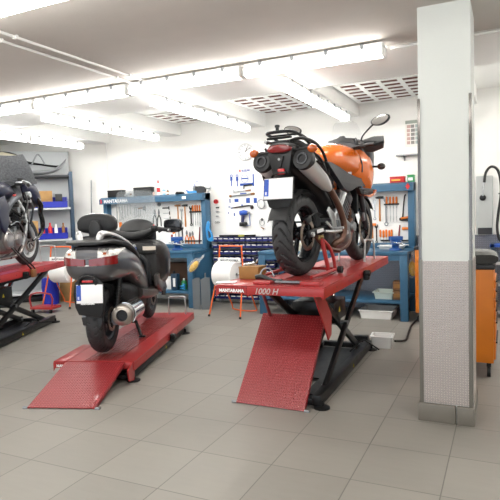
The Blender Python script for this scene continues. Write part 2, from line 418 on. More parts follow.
# ------------------------------------------------------------------ hand tools (each a thing)
tool_n = {}
def tool(name, loc, label, cat, group=None, rz=0): return empty(name, loc, rz, label, cat, group)
def hammer(p, L, label, head=black_metal, hand=handle_wood, grp=None):
    r = tool('hammer', p, label, 'hammer', grp)
    MB().tube([(0, 0, 0), (0, 0, -L*.5), (0, 0, -L)], [.009, .011, .014], 10).build('handle', hand, r)
    MB().prism([(-.055, -.012), (-.02, -.018), (.03, -.018), (.055, -.02), (.055, .018), (-.01, .018), (-.06, .006)], (0, 0, 0), (1, 0, 0), (0, 0, 1), .03, .004).build('head', head, r)
    return r
def driver(p, L, label, grp, hand=orange_grip):
    r = tool('screwdriver', p, label, 'screwdriver', grp)
    MB().lathe([(.004, 0), (.012, -.004), (.015, -.03), (.013, -.07), (.016, -.095), (.008, -.11)], seg=10).build('handle', hand, r)
    MB().cyl((0, 0, -.1), (0, 0, -L), .0045, .0035, 8).build('shaft', steel, r)
    return r
def pliers(p, L, label, grp, hand=orange_grip, op=.025):
    r = tool('pliers', p, label, 'pliers', grp)
    for s_ in (-1, 1):
        MB().tube([(s_*.004, 0, -L*.35), (s_*op, 0, -L*.6), (s_*(op+.004), 0, -L)], [.008, .009, .008], 8, 4).build('handle', hand, r)
        MB().tube([(-s_*.004, 0, -L*.38), (s_*.010, 0, -L*.2), (s_*.003, 0, 0)], [.010, .010, .004], 8, 3).build('jaw', dull_steel, r)
    return r
def spanner(p, L, label, grp, m=steel, tilt=0):
    r = tool('spanner', p, label, 'spanner', grp); r.rotation_euler = (0, tilt, 0)
    m1 = MB(); s_ = L/.2
    m1.prism([(-.007*s_, -.03*s_), (.007*s_, -.03*s_), (.006*s_, -.17*s_), (-.006*s_, -.17*s_)], (0, 0, 0), (1, 0, 0), (0, 0, 1), .006)
    m1.prism([(-.016*s_, .004), (-.007*s_, .004), (-.007*s_, -.012*s_), (.007*s_, -.012*s_), (.007*s_, .004), (.016*s_, .004), (.017*s_, -.018*s_), (.008*s_, -.034*s_), (-.008*s_, -.034*s_), (-.017*s_, -.018*s_)], (0, 0, 0), (1, 0, 0), (0, 0, 1), .008)
    m1.lathe([(.014*s_, -.004), (.014*s_, .004), (.008*s_, .004), (.008*s_, -.004)], (0, 0, -.18*s_), (0, 1, 0), 16, True)
    o = m1.build('shank', m, r); return r
def tpos(px, py, d=.012):
    p = at(px, py, YP-d); return (p.x, p.y, p.z)
# right bench panel
hammer(tpos(379.5, 197.5), .34, 'claw hammer with long wooden handle on right tool panel')
spanner(tpos(374.5, 200), .3, 'large steel ring spanner hanging on right panel beside the claw hammer', None)
for i, px in enumerate((386.5, 390, 393.2, 396.4)):
    driver(tpos(px, 196.5), .36, 'long orange handled screwdriver in the upper black rack of right panel', 'long screwdrivers on the right panel')
def strip(px0, px1, py, name, label, h=.022, d=.025, m=black_metal, Y=None):
    a = at(px0, py, YP-.012); b_ = at(px1, py, YP-.012)
    mm = MB(); mm.box(((b_.x-a.x)/2, 0, 0), (b_.x-a.x, d, h), None, .003)
    n = max(2, int((b_.x-a.x)/.05))
    for k in range(n): mm.box(((k+.5)*(b_.x-a.x)/n, -d*.5-.003, 0), (.012, .008, h*1.2))
    o = mm.build(name, m, None, (a.x, a.y, a.z)); tag(o, label, 'tool rack'); return o
strip(384, 399, 204.5, 'tool_rack', 'black tool rack holding the long screwdrivers on right panel')
spanner(tpos(386, 197.5), .42, 'long thin dark rod spanner at left end of the upper rack', None, dull_steel)
r = tool('pry_bar', tpos(404.5, 195), 'dark curved pry bar hanging near right upright of the panel', 'pry bar')
MB().tube([(.02, 0, .0), (0, 0, -.02), (-.02, 0, -.2), (-.035, 0, -.36)], [.012, .009, .008, .01], 8, 4).build('shaft', black_metal, r)
r = tool('power_tool', tpos(405.5, 219), 'black and orange riveter lying on hooks of right panel', 'power tool')
MB().body([(-.02, 0, 0, .085, .03, .03, 3), (.03, 0, 0, .08, .028, .028, 3)], 16, 2).build('housing', black_plastic, r)
MB().tube([(-.06, -.02, .01), (.07, -.02, .03)], .016, 10).build('grip', orange_grip, r)
r = tool('power_tool', tpos(406.5, 228.5), 'small orange and white heat gun below the riveter', 'power tool')
MB().tube([(-.06, 0, 0), (.06, 0, 0)], [.022, .016], 12).build('housing', orange_grip, r)
MB().cyl((.05, 0, 0), (.1, 0, 0), .012).build('nozzle', letter_white, r)
for i, (px, L) in enumerate(((380.2, .17), (383.4, .2), (386.2, .18), (389.2, .2), (391.6, .17))):
    driver(tpos(px, 229.5+.6*(i % 2)), L, 'short orange handled screwdriver in the lower rack of right panel', 'short screwdrivers on the right panel')
hammer(tpos(372.3, 224.5), .2, 'small orange headed mallet at left of the right panel', orange_grip, handle_wood)
spanner(tpos(376.4, 225), .27, 'dark adjustable wrench hanging beside the small mallet', None, black_metal)
r = tool('file', tpos(399.3, 225), 'dark red handled file standing in the lower rack', 'file')
MB().tube([(.008, 0, 0), (-.004, 0, -.12), (-.014, 0, -.24)], [.008, .012, .011], 8).build('handle', mat('dark_red_grip', '#7c1f2a', .5), r)
strip(381, 391, 240.5, 'tool_rack', 'black lower tool rack under the short screwdrivers, right panel')
strip(401.5, 409, 240.5, 'tool_rack', 'short black tool rack beside the right upright, empty')
# left bench panel (seen over the scooter)
hammer(tpos(177.6, 205.5), .36, 'wooden handled hammer with brown head on left tool panel', mat('brown_head', '#8f6138', .5))
hammer(tpos(184.7, 205.5), .36, 'wooden handled hammer with black head on left tool panel')
spanner(tpos(181.3, 209), .27, 'steel chain wrench between the two hammers on left panel', None)
for i, px in enumerate((192.6, 194.9, 197.1, 199.4)):
    driver(tpos(px, 205.0), .36, 'long orange handled screwdriver in the upper black rack of left panel', 'long screwdrivers on the left panel')
strip(189.5, 201, 212, 'tool_rack', 'black tool rack holding the long screwdrivers on left panel')
spanner(tpos(190.6, 206.5), .34, 'long black hook wrench at left of the left panel screwdrivers', None, black_metal)
hammer(tpos(178.6, 228.6), .2, 'small brass headed hammer on lower left tool panel', orange_grip, dull_steel)
for i, (px, py) in enumerate(((186.6, 230.5), (189.8, 232), (192.4, 231.3))):
    pliers(tpos(px, py), .22, 'orange handled pliers hanging in the lower rack of left panel', 'pliers on the left panel')
r = tool('file', tpos(199.4, 227), 'dark red handled file standing in the lower left rack', 'file')
MB().tube([(.008, 0, 0), (-.004, 0, -.16), (-.014, 0, -.28)], [.008, .012, .011], 8).build('handle', MATS['dark_red_grip'], r)
spanner(tpos(182, 227), .28, 'dark steel hook spanner between small hammer and pliers', None, black_metal)
strip(185, 201.5, 241, 'tool_rack', 'black lower rack under the pliers on left panel')
r = tool('hand_lamp', tpos(203.5, 211), 'black and white hand lamp hanging at right edge of left panel', 'hand lamp')
MB().b2(-.014, .014, -.02, .01, -.12, .12, .006).build('housing', black_plastic, r); MB().b2(-.009, .009, -.026, -.018, -.06, .11, .004).build('lens', letter_white, r)
for i in range(3):
    r = tool('t_handle_key', tpos(166+i*.6, 208+i*5.2), 'black T handled hex key lying across white hooks, %s of three' % ('top', 'middle', 'bottom')[i], 'hex key')
    MB().tube([(-.07, 0, 0), (.06, 0, 0)], .006 if i else .012, 8).build('shaft', black_metal if i == 0 else steel, r); MB().cyl((.06, 0, -.03), (.06, 0, .03), .008).build('handle', black_metal, r)
for i, px in enumerate((154.4, 158.6)):
    pliers(tpos(px, 209), .3, 'black handled long pliers on left panel, %s' % ('next to the windscreen edge', 'nearer the hex keys')[i], None, black_metal, .035)
r = tool('gear_puller', tpos(159, 204.5), 'small dark gear puller wheel hung on left panel', 'gear puller'); MB().lathe([(.03, -.012), (.035, 0), (.03, .012), (.012, .012), (.012, -.012)], axis=(0, 1, 0), seg=16, closed=True).build('ring', dull_steel, r)
for i in range(6):
    spanner(tpos(116.5+i*2.7, 204), .36-.035*i, 'steel combination spanner of the hanging set behind the windscreen, %s from the left' % ('first', 'second', 'third', 'fourth', 'fifth', 'sixth')[i], 'steel spanners on the left panel')
for i in range(4):
    spanner(tpos(134.5+i*1.9, 207), .2-.01*i, 'short steel spanner right of the hanging set, %s from the left' % ('first', 'second', 'third', 'fourth')[i], 'short steel spanners on the left panel')
r = tool('scraper', tpos(141.5, 208.5), 'reddish brown handled scraper hung behind the windscreen', 'scraper'); MB().tube([(-.07, 0, 0), (.02, 0, .01)], .014, 8).build('handle', MATS['brown_head'], r); MB().prism([(0, -.03), (.06, -.05), (.06, .05), (0, .03)], (.03, 0, 0), (1, 0, 0), (0, 0, 1), .004).build('blade', dull_steel, r)
for i, (px, py, c) in enumerate(((120.5, 224.5, orange_grip), (174, 233, orange_grip), (172.5, 237, red_paint))):
    p = at(px, py, YP-.1); r = empty('spray_can', (p.x, p.y, .986), 0, ('orange capped can behind the scooter handlebar, left end of bench', 'orange capped can on the left bench beside the blue vise', 'red capped can on the left bench beside the blue vise')[i], 'can')
    H = p.z-.986+.04; MB().lathe([(.001, 0), (.03, 0), (.03, H*.75), (.02, H*.82)], seg=16).build('can_body', steel, r); MB().lathe([(.026, H*.76), (.026, H), (.0, H+.005)], seg=16).build('cap', c, r)
# things standing on top of the canopies
ZT = 1.833
def on_top(px, Y, name, label, cat, z=ZT):
    p = at(px, 195, Y); return empty(name, (p.x, Y, z), 0, label, cat)
def crate(px0, px1, Y, H, name, label, m, z=ZT, D=.12, par='body', lid=True):
    a, b_ = at(px0, 195, Y), at(px1, 195, Y); W = b_.x-a.x
    r = empty(name, ((a.x+b_.x)/2, Y, z), 0, label, 'box')
    MB().b2(-W/2, W/2, 0, D, 0, H*.82, .006).build(par, m, r)
    if lid: MB().b2(-W/2-.004, W/2+.004, -.004, D+.004, H*.8, H, .008).build('lid', m, r)
    return r
crate(107.5, 121.5, 7.70, .125, 'tool_case', 'small black case at the left end on top of the left bench', black_plastic)
crate(133.5, 150.5, 7.70, .15, 'tool_case', 'larger black case on top of the left bench behind windscreen', black_plastic)
r = on_top(127.5, 7.72, 'pipe_fitting', 'small brass and steel fitting between the two black cases', 'fitting')
MB().tube([(-.06, 0, .02), (0, 0, .03), (.05, 0, .06)], [.018, .02, .016], 10, 3).build('body', alu, r); MB().lathe([(.01, 0), (.03, .01), (.03, .03), (.01, .04)], (.04, .03, .02), seg=12).build('knob', wood, r)
def bottle(px, H, R, label, body, cap, Y=7.74, z=ZT, cat='bottle'):
    r = on_top(px, Y, 'bottle', label, cat, z)
    MB().lathe([(.001, 0), (R, 0), (R, H*.66), (R*.45, H*.78), (R*.4, H*.84), (.001, H*.84)], seg=16).build('body', body, r)
    MB().lathe([(R*.5, H*.8), (R*.5, H), (.001, H)], seg=12).build('cap', cap, r)
    MB().lathe([(R*1.02, H*.2), (R*1.02, H*.5)], seg=16, caps=False).build('label_band', ink_red if body is letter_white else letter_white, r)
bottle(158.7, .25, .028, 'tall white bottle with red cap on top of the left bench', letter_white, ink_red)
bottle(149, .11, .02, 'small brown bottle right beside the larger black case', MATS['brown_head'], ink_red)
bottle(153.6, .06, .018, 'tiny orange jar left of the tall white bottle', orange_grip, letter_white)
bottle(164, .12, .026, 'light blue bottle right of the tall white bottle', mat('light_blue', '#8fc4dc', .4), letter_white)
bottle(168, .08, .02, 'small amber bottle right of the light blue bottle', wood, ink_black)
r = on_top(180, 7.74, 'rubber_pad', 'flat black rubber puck lying on top of the left bench', 'rubber pad'); MB().lathe([(.001, 0), (.075, 0), (.08, .015), (.06, .035), (.001, .04)], seg=20).build('pad', black_plastic, r)
r = on_top(192.5, 7.72, 'clamp', 'bright blue clamp lying on top of the left bench', 'clamp'); MB().box((0, 0, .02), (.17, .06, .035), (0, 0, .1), .01).build('body', hose_blue, r); MB().cyl((-.06, 0, .03), (-.11, -.02, .05), .01).build('screw', ink_blue, r)
r = on_top(200.5, 7.74, 'grinder', 'dark grey bench grinder on the right end of the left bench top', 'grinder')
MB().body([(-.03, 0, .06, .09, .05, .06, 4), (.05, 0, .06, .085, .045, .06, 4)], 20, 3).build('body', grey_plastic, r)
MB().lathe([(.01, -.02), (.05, -.015), (.05, .015), (.01, .02)], (-.1, .0, .075), (1, 0, 0), 20).build('wheel', dull_steel, r)
MB().tube([(-.12, -.02, .1), (-.06, -.03, .17), (.0, -.03, .15), (.05, 0, .1)], .009, 8, 4).build('cable', letter_white, r)
MB().tube([(-.09, -.03, .02), (-.1, -.03, .12), (-.04, -.03, .19), (.02, -.02, .12)], .006, 8, 4).build('cord', ink_blue, r)
r = on_top(208.5, 7.76, 'nozzle', 'small chrome blow nozzle at the right end of the left bench top', 'nozzle'); MB().tube([(-.06, 0, .09), (0, 0, .08), (.05, 0, .08)], [.02, .025, .03], 12).build('barrel', alu, r); MB().cyl((0, 0, .0), (0, 0, .07), .01).build('foot', alu, r)
crate(390, 404.5, 7.74, .085, 'parts_box', 'red and yellow cardboard box on top of the right bench', ink_red)
a = at(397, 181, 7.735); MB().b2(-.075, .045, -.003, .0, -.012, .012).build('label_patch', mat('box_yellow', '#e0b54a', .6), bpy.data.objects['parts_box'], (0, -.004, .035))
crate(407.5, 414, 7.74, .10, 'parts_box', 'small green and white box at right end of the right bench top', green_paint)
MB().b2(-.03, .03, -.003, 0, .02, .06).build('label_patch', letter_white, bpy.data.objects['parts_box.001'], (0, -.004, 0))
# vises
def vise(px, py, Y, z, label, s=1.):
    p = at(px, py, Y); r = empty('bench_vise', (p.x, Y, z), .5, label, 'vise')
    MB().lathe([(.001, 0), (.075*s, 0), (.07*s, .02*s), (.04*s, .03*s), (.045*s, .06*s)], seg=20).build('base', vise_blue, r)
    MB().body([(-.13*s, 0, .10*s, .03*s, .02*s, .02*s, 3), (0, 0, .10*s, .045*s, .035*s, .045*s, 4), (.09*s, 0, .10*s, .035*s, .03*s, .03*s, 3)], 20, 3).build('body', vise_blue, r)
    MB().box((0, -.05*s, .145*s), (.15*s, .03*s, .05*s), None, .006).build('jaw', vise_blue, r)
    MB().box((0, .02*s, .145*s), (.15*s, .035*s, .05*s), None, .006).build('jaw', vise_blue, r)
    MB().cyl((0, -.22*s, .095*s), (0, -.1*s, .095*s), .012*s).build('screw', steel, r); MB().cyl((-.09*s, -.215*s, .11*s), (.09*s, -.215*s, .07*s), .006*s, seg=8).build('handle', steel, r)
    return r
vise(177.5, 249, 7.45, .916, 'blue bench vise on the left bench behind the scooter', 1.25)
vise(395.5, 249, 7.40, .916, 'blue bench vise bolted near the right end of the right bench', 1.1)
# trays, canisters and small things on the lower shelves and worktops
def tray(cx, cy, z, W, D, H, label, m=white_plastic, cat='tray', rz=0, name='tray'):
    t = .008; mm = MB(); mm.b2(-W/2+.02, W/2-.02, -D/2+.02, D/2-.02, 0, t)
    for (ax, ay, bx, by, ox, oy) in ((-1, -1, 1, -1, 0, -1), (1, -1, 1, 1, 1, 0), (1, 1, -1, 1, 0, 1), (-1, 1, -1, -1, -1, 0)):
        a0 = V((ax*(W/2-.02), ay*(D/2-.02), 0)); b0 = V((bx*(W/2-.02), by*(D/2-.02), 0)); a1 = V((ax*W/2, ay*D/2, H)); b1 = V((bx*W/2, by*D/2, H)); n = V((-ox, -oy, 0))*t
        vs = [mm.v(q) for q in (a0, b0, b1, a1, a0+n, b0+n, b1+n, a1+n)]
        for q in ((0,1,2,3), (7,6,5,4), (3,2,6,7), (0,4,5,1), (0,3,7,4), (1,5,6,2)): mm._face([vs[i] for i in q])
    for (x0, x1, y0, y1) in ((-W/2-.012, W/2+.012, -D/2-.012, -D/2), (-W/2-.012, W/2+.012, D/2, D/2+.012), (-W/2-.012, -W/2, -D/2, D/2), (W/2, W/2+.012, -D/2, D/2)): mm.b2(x0, x1, y0, y1, H-.012, H)
    o = mm.build(name, m, None, (cx, cy, z)); o.rotation_euler = (0, 0, rz); return tag(o, label, cat)
p = at(392, 247, 7.62); tray(p.x, 7.62, .916, .34, .2, .05, 'shallow white tray on the right bench behind the blue vise')
p = at(379.5, 318, 7.25); tray(p.x-.04, 7.40, .0, .44, .42, .12, 'white plastic drip tray on the floor under the right bench')
p = at(391.5, 297, 7.35); tray(p.x-.09, 7.4, .263, .26, .3, .1, 'pale green white tray on lower shelf of the right bench', mat('pale_green', '#cfdcd4', .5))
p = at(396.5, 290, 7.3)
for i in range(2):
    r = empty('wooden_block', (p.x+.02, 7.32, .263+i*.125), .05*i, ('lower', 'upper')[i]+' brown wooden block stacked on lower shelf by the bench leg', 'block'); MB().box((0, 0, .062), (.12, .16, .12), None, .005).build('block_body', mat('dark_wood', '#7a5636', .7, var=.2, vscale=14), r)
    MB().box((0, -.082, .062), (.08, .004, .05)).build('label_patch', wood, r)
p = at(310, 262, 7.3)
tray(p.x+.02, 7.36, .916, .5, .3, .1, 'cream plastic tray on the right bench seen under the motorcycle', mat('cream_plastic', '#d8d2bd', .5))
p = at(322, 252, 7.3); r = empty('cleaning_rag', (p.x+.02, 7.36, .93), 0, 'blue rag bundle lying in the cream tray under the motorcycle', 'rag'); MB().ball((0, 0, .05), (.06, .05, .055)).build('cloth', hose_blue, r)
p = at(175.5, 282, 7.4); r = empty('canister', (p.x, 7.4, .263), 0, 'dark blue oil canister with white label on left bench shelf', 'canister')
MB().b2(-.065, .065, -.05, .05, 0, .27, .02).build('body', shelf_blue, r); MB().cyl((-.02, 0, .27), (-.02, 0, .31), .022).build('cap', ink_black, r); MB().b2(-.015, .03, -.053, -.05, .06, .2).build('label_patch', letter_white, r)
p = at(181.5, 283, 7.42); r = empty('canister', (p.x, 7.5, .263), 0, 'small green can beside the dark blue canister', 'can'); MB().lathe([(.001, 0), (.05, 0), (.05, .12), (.03, .15), (.001, .15)], seg=18).build('body', green_paint, r); MB().cyl((0, 0, .15), (0, 0, .18), .018).build('cap', letter_white, r)
p = at(181.5, 289, 7.35); r = empty('hose_coil', (p.x+.02, 7.36, .263), .4, 'small blue hose coil in front of the green can', 'hose')
MB().tube([(.04*math.cos(t), .04*math.sin(t), .015+t*.006) for t in [k*.5 for k in range(30)]], .009, 8).build('coil', hose_blue, r)
p = at(170.5, 290, 7.45); r = empty('carton', (p.x-.05, 7.5, .263), 0, 'white carton on left bench shelf behind the scooter', 'box'); MB().b2(-.1, .1, -.08, .08, 0, .2, .003).build('carton_body', paper_white, r)
r = empty('carton', (p.x+.0, 7.74, .263), 0, 'brown carton at the back of the left bench shelf', 'box'); MB().b2(-.35, .35, -.08, .08, 0, .42, .003).build('carton_body', mat('brown_carton', '#5b4334', .8), r)
# dusters in clear bags hung at the bench ends
def duster(px, py, Y, label, H=.2, lean=.35):
    p = at(px, py, Y); r = empty('bagged_duster', (p.x+(.03 if lean < 0 else 0), Y, p.z-H/2), 0, label, 'duster'); r.rotation_euler = (0, lean, 0)
    MB().ball((0, 0, H*.45), (.05, .04, H*.5)).build('duster_head', yellow_duster, r)
    MB().ball((-.01, 0, H*.5), (.075, .055, H*.68), 14, 10).build('bag', clear_plastic, r)
    MB().tube([(0, 0, H*.9), (.015, .01, H*1.4), (0, .03, H*1.6)], [.012, .022, .006], 8, 3).build('bag_neck', clear_plastic, r)
duster(190, 264, 7.15, 'yellow duster in a clear bag on the left bench end', .22, .75)
duster(410.5, 268, 7.30, 'yellow duster in a clear bag beside the right bench leg', .2, -.05)
# steel plates leaning on the left bench end
for i, (x, lab) in enumerate(((-4.36, 'grey steel plate leaning on the left bench, nearer the leg'), (-4.23, 'wider grey steel plate leaning on the left bench end, with cut corner'))):
    r = empty('steel_plate', (x-.02, 7.20+.03*i, 0), .25, lab, 'plate'); MB().prism([(-.06, 0), (.06+.03*i, 0), (.06+.03*i, .50), (.0, .50), (-.06, .47)], (0, 0, 0), (1, 0, 0), (0, 0, 1), .012).build('sheet', mat('plate_grey', '#70767b', .5, .3, var=.06), r)
    if i: MB().cyl((.02, 0, .5), (.02, 0, .57), .012).build('peg', dull_steel, r)
# coiled blue air hose on the bench upright
p = at(210.5, 232, 7.72); r = empty('air_hose', (p.x, 7.70, p.z), 0, 'bright blue air hose hung at the right end of left bench', 'hose')
MB().tube([(-.03, 0, .16), (-.045, -.02, .05), (-.03, -.02, -.1), (.02, -.02, -.14), (.05, -.02, -.08), (.03, -.02, 0), (-.01, -.02, .05), (.0, -.02, .14), (-.03, 0, .17)], .017, 10, 5).build('hose_loop', hose_blue, r)
MB().cyl((0.03, -.04, -.12), (.03, .0, -.12), .035).build('reel', hose_blue, r)
# ------------------------------------------------------------------ wall board, bins, clock
YW = YB-.004
p = at(245, 152, YW-.03)
r = empty('wall_clock', (p.x, YW, p.z), 0, 'round white wall clock left of the orange motorcycle tail', 'clock')
MB().lathe([(.001, 0), (.135, 0), (.14, .03), (.125, .035), (.125, .02), (.001, .02)], axis=(0, -1, 0), seg=48).build('case', mat('clock_rim', '#d9dadb', .3, .4), r)
MB().lathe([(.001, .0205), (.124, .0205)], axis=(0, -1, 0), seg=48, caps=False).build('dial', paper_white, r)
m = MB()
for k in range(12):
    a = k*PI/6; m.box((.105*math.sin(a), -.023, .105*math.cos(a)), (.008, .002, .02 if k % 3 else .03), (0, a, 0))
m.build('hour_mark', ink_grey, r)
m = MB(); m.box((.02, -.026, .035), (.009, .002, .085), (0, .5, 0)); m.build('hour_hand', ink_black, r)
m = MB(); m.box((.045, -.028, .03), (.006, .002, .115), (0, .95, 0)); m.build('minute_hand', ink_black, r)
# white tool board with printed outlines
a = at(224, 168, YW-.02); b_ = at(272, 236, YW-.02)
r = empty('tool_board', ((a.x+b_.x)/2, YW-.02, b_.z), 0, 'white wall board with blue printed tool outlines behind the motorcycle', 'tool board')
W = b_.x-a.x; Hh = a.z-b_.z
MB().b2(-W/2, W/2, 0, .015, 0, Hh).build('board', mat('board_white', '#f4f4f2', .45), r)
MB().b2(-W/2, W/2, -.003, 0, Hh-.055, Hh-.05).build('rule', mat('rule_tan', '#e3c7a4', .6), r)
def bp_(px, py):
    q = at(px, py, YW-.024); return (q.x-(a.x+b_.x)/2, -.004, q.z-b_.z)
q = bp_(239.3, 172); text('lettering', 'S', .05, ink_red, r, q, bold=.004)
q = bp_(241.5, 171.8); text('lettering', 'SUZUKI', .045, ink_blue, r, q, bold=.002)
for px in (231.2, 237):
    q = V(bp_(px, 176)); m = MB(); m.lathe([(.026, -.002), (.026, .002), (.013, .002), (.013, -.002)], q, (0, 1, 0), 20, True); m.prism([(-.02, -.02), (.02, -.02), (.022, -.07), (.01, -.085), (.009, -.17), (-.009, -.17), (-.01, -.085), (-.022, -.07)], q, (1, 0, 0), (0, 0, 1), .004); m.build('tool_outline', ink_blue, r)
q = V(bp_(244.8, 178.6)); m = MB(); m.lathe([(.066, -.002), (.066, .002), (.06, .002), (.06, -.002)], q, (0, 1, 0), 32, True); m.prism([(-.055, -.01), (.055, -.01), (.055, .012), (-.055, .012)], q, (1, 0, 0), (0, 0, 1), .004); m.build('tool_outline', ink_blue, r)
for (x0, y0, x1, y1) in ((252.5, 174, 254.2, 186), (240, 183.5, 253, 185.3), (240, 193.1, 246.5, 194.2), (229.5, 199, 230.5, 203), (234.5, 199, 238.5, 202), (246, 198, 250, 203), (253.6, 198, 257, 203), (228.5, 206.5, 230.5, 207.4), (233.8, 213, 235, 216), (228.3, 212, 229, 214), (241, 204.5, 243, 205.5)):
    q0, q1 = bp_(x0, y0), bp_(x1, y1); MB().b2(q0[0], q1[0], -.006, -.003, q1[2], q0[2]).build('tool_outline', ink_blue, r)
# tools hanging on that board
def wt(name, px, py, label, cat, d=.05):
    q = at(px, py, YW-d); return empty(name, (q.x, q.y, q.z), 0, label, cat)
r = wt('torque_wrench', 244, 190.8, 'long torque wrench with brown grip, upper one on white board', 'wrench'); MB().tube([(-.19, 0, -.01), (.05, 0, 0)], .008, 8).build('shaft', steel, r); MB().tube([(.03, 0, 0), (.12, 0, .005)], [.011, .014], 8).build('grip', MATS['brown_head'], r); MB().cyl((-.19, 0, -.03), (-.19, 0, .02), .014).build('head', steel, r)
r = wt('torque_wrench', 241.5, 195.6, 'thick silver torque wrench with knurled end below the upper one', 'wrench'); MB().tube([(-.2, 0, .0), (.2, 0, .02)], .013, 10).build('shaft', dull_steel, r); MB().tube([(.17, 0, .018), (.23, 0, .022)], .018, 10).build('grip', MATS['brown_head'], r); MB().ball((-.2, 0, 0), (.03, .016, .022)).build('head', MATS['brown_head'], r)
r = wt('breaker_bar', 243, 206.6, 'black breaker bar with blue end under the torque wrenches', 'bar'); MB().tube([(-.2, 0, -.015), (-.1, 0, -.005), (.1, 0, .012), (.16, 0, .0)], [.006, .012, .013, .01], 8, 3).build('shaft', black_metal, r); MB().tube([(-.22, 0, -.018), (-.19, 0, -.014)], .009, 8).build('tip', ink_blue, r); MB().ball((.16, 0, -.015), (.03, .02, .035)).build('head', black_metal, r)
r = wt('hex_wrench', 247, 185.5, 'black L shaped offset wrench below the printed circle', 'wrench'); MB().tube([(-.06, 0, -.05), (-.055, 0, 0), (.09, 0, .01)], [.01, .014, .01], 8).build('shaft', black_metal, r)
r = wt('impact_wrench', 243.7, 213, 'blue and black cordless impact wrench hung on the white board', 'drill', .08)
MB().tube([(-.045, 0, 0), (.0, 0, .004), (.045, 0, .0)], [.028, .032, .024], 14).build('motor_body', ink_blue, r); MB().cyl((.04, 0, 0), (.075, 0, 0), .014).build('chuck', dull_steel, r)
MB().tube([(-.01, 0, -.02), (-.02, 0, -.11)], [.021, .018], 12).build('grip', mat('navy', '#23264f', .45), r); MB().box((-.01, 0, -.135), (.085, .06, .05), None, .012).build('battery', black_plastic, r)
m = MB(); m.tube([(.07, 0, .0), (.075, 0, -.15), (.0, 0, -.155)], .005, 6); m.build('guard_hoop', ink_blue, r)
r.scale = (1.45, 1.2, 1.35)
r = wt('coiled_cable', 261.5, 204, 'bundle of white and clear cables hanging beside the motorcycle wheel', 'cable', .05)
for k in range(4):
    w_ = .03+.012*k; MB().tube([(w_*math.cos(t), -.006*k, .075*math.sin(t)) for t in [j*PI/6 for j in range(12)]], .005, 6, closed=True).build('loop', (letter_white, alu, white_plastic, ink_grey)[k], r)
r = wt('test_leads', 262, 222, 'thin wire loop with black clamp and brown screwdriver hanging below', 'cable', .04)
MB().tube([(0, 0, .06), (-.035, 0, .03), (-.04, 0, -.03), (0, 0, -.06), (.04, 0, -.03), (.03, 0, .03), (0, 0, .06)], .004, 6, 3).build('loop', dull_steel, r)
MB().tube([(0, 0, .06), (0, 0, .02)], .012, 8).build('clamp', black_metal, r); MB().tube([(-.02, 0, -.08), (.03, 0, -.115)], [.006, .012], 8).build('grip', MATS['brown_head'], r)
# small sockets next to the left bench
r = wt('tape_reel', 216, 201.5, 'small red tape reel on the wall right of the left bench', 'reel', .03); MB().lathe([(.012, -.02), (.036, -.02), (.036, .02), (.012, .02)], axis=(0, 1, 0), seg=24, closed=True).build('reel_body', ink_red, r)
for i, (py, nm, lb) in enumerate(((207.6, 'spring_clip', 'black spring clip on the wall under the red reel'), (211.5, 'wall_hook', 'white wall hook under the black clip'), (216, 'wall_hook', 'lower white wall hook under the first hook'))):
    r = wt(nm, 217.5, py, lb, 'hook', .03); MB().box((0, 0, 0), (.05, .03, .02), None, .004).build('hook_plate', black_metal if i == 0 else alu, r); MB().tube([(-.02, -.02, 0), (0, -.03, -.012), (.02, -.02, 0)], .004, 6).build('hook_arm', dull_steel, r)
r = wt('safety_glasses', 217, 222.5, 'dark wire rimmed safety glasses hanging on the wall', 'glasses', .03)
for sx in (-1, 1): MB().tube([(sx*.02+.018*math.cos(t), 0, .013*math.sin(t)) for t in [k*PI/6 for k in range(12)]], .003, 6, closed=True).build('rim', black_metal, r)
MB().tube([(.035, 0, 0), (.05, .02, .005)], .003, 6).build('temple', black_metal, r)
# the rack of storage bins
def make_bin():
    m = MB(); w_, d, h = .094, .13, .072
    m.mi = 0
    for (x0, x1, y0, y1, z0, z1) in ((-w_/2, w_/2, 0, d, 0, .004), (-w_/2, -w_/2+.004, 0, d, 0, h), (w_/2-.004, w_/2, 0, d, 0, h), (-w_/2, w_/2, d-.004, d, 0, h), (-w_/2, w_/2, 0, .004, 0, h*.62)): m.b2(x0, x1, y0, y1, z0, z1)
    m.prism([(0, 0), (.028, 0), (0, -.0)], (0, 0, 0), (0, 1, 0), (0, 0, 1), .001) if False else None
    m.mi = 1; m.b2(-w_/2+.012, w_/2-.012, -.003, 0, h*.60, h*.78); m.mi = 2; m.b2(-.028, .028, .02, .1, .004, h*.55)
    return m.build('storage_bin', [rack_blue, letter_white, dull_steel], flat=True)
bx0 = -4.36; bp0 = make_bin(); first = True
ordn = ('top', 'second', 'third', 'fourth', 'fifth', 'sixth', 'seventh', 'eighth', 'ninth', 'bottom'); nth = ('first', 'second', 'third', 'fourth', 'fifth', 'sixth', 'seventh', 'eighth', 'ninth', 'tenth', 'last')
rk = empty('bin_rack', (bx0+.52, YB-.02, 0), 0, 'wall rack of louvred rails carrying the dark blue storage bins', 'rack')
for k in range(10):
    MB().b2(-.56, .54, -.012, .012, .985-.105*k+.02, .985-.105*k+.055).build('rail', mat('rail_grey', '#d6d8dc', .5), rk)
for sx in (-.55, .53): MB().b2(sx-.012, sx+.012, -.014, .014, 0, 1.08).build('upright', MATS['rail_grey'], rk)
for k in range(10):
    for i in range(11):
        o = bp0 if first else bp0.copy()
        if not first: COL.objects.link(o)
        first = False; o.location = (bx0+i*.101, YB-.18, 1.02-.105*k)
        tag(o, 'small dark blue storage bin, %s from the left in the %s row' % (nth[i], ordn[k]), 'storage bin', 'dark blue bins on the wall rack')
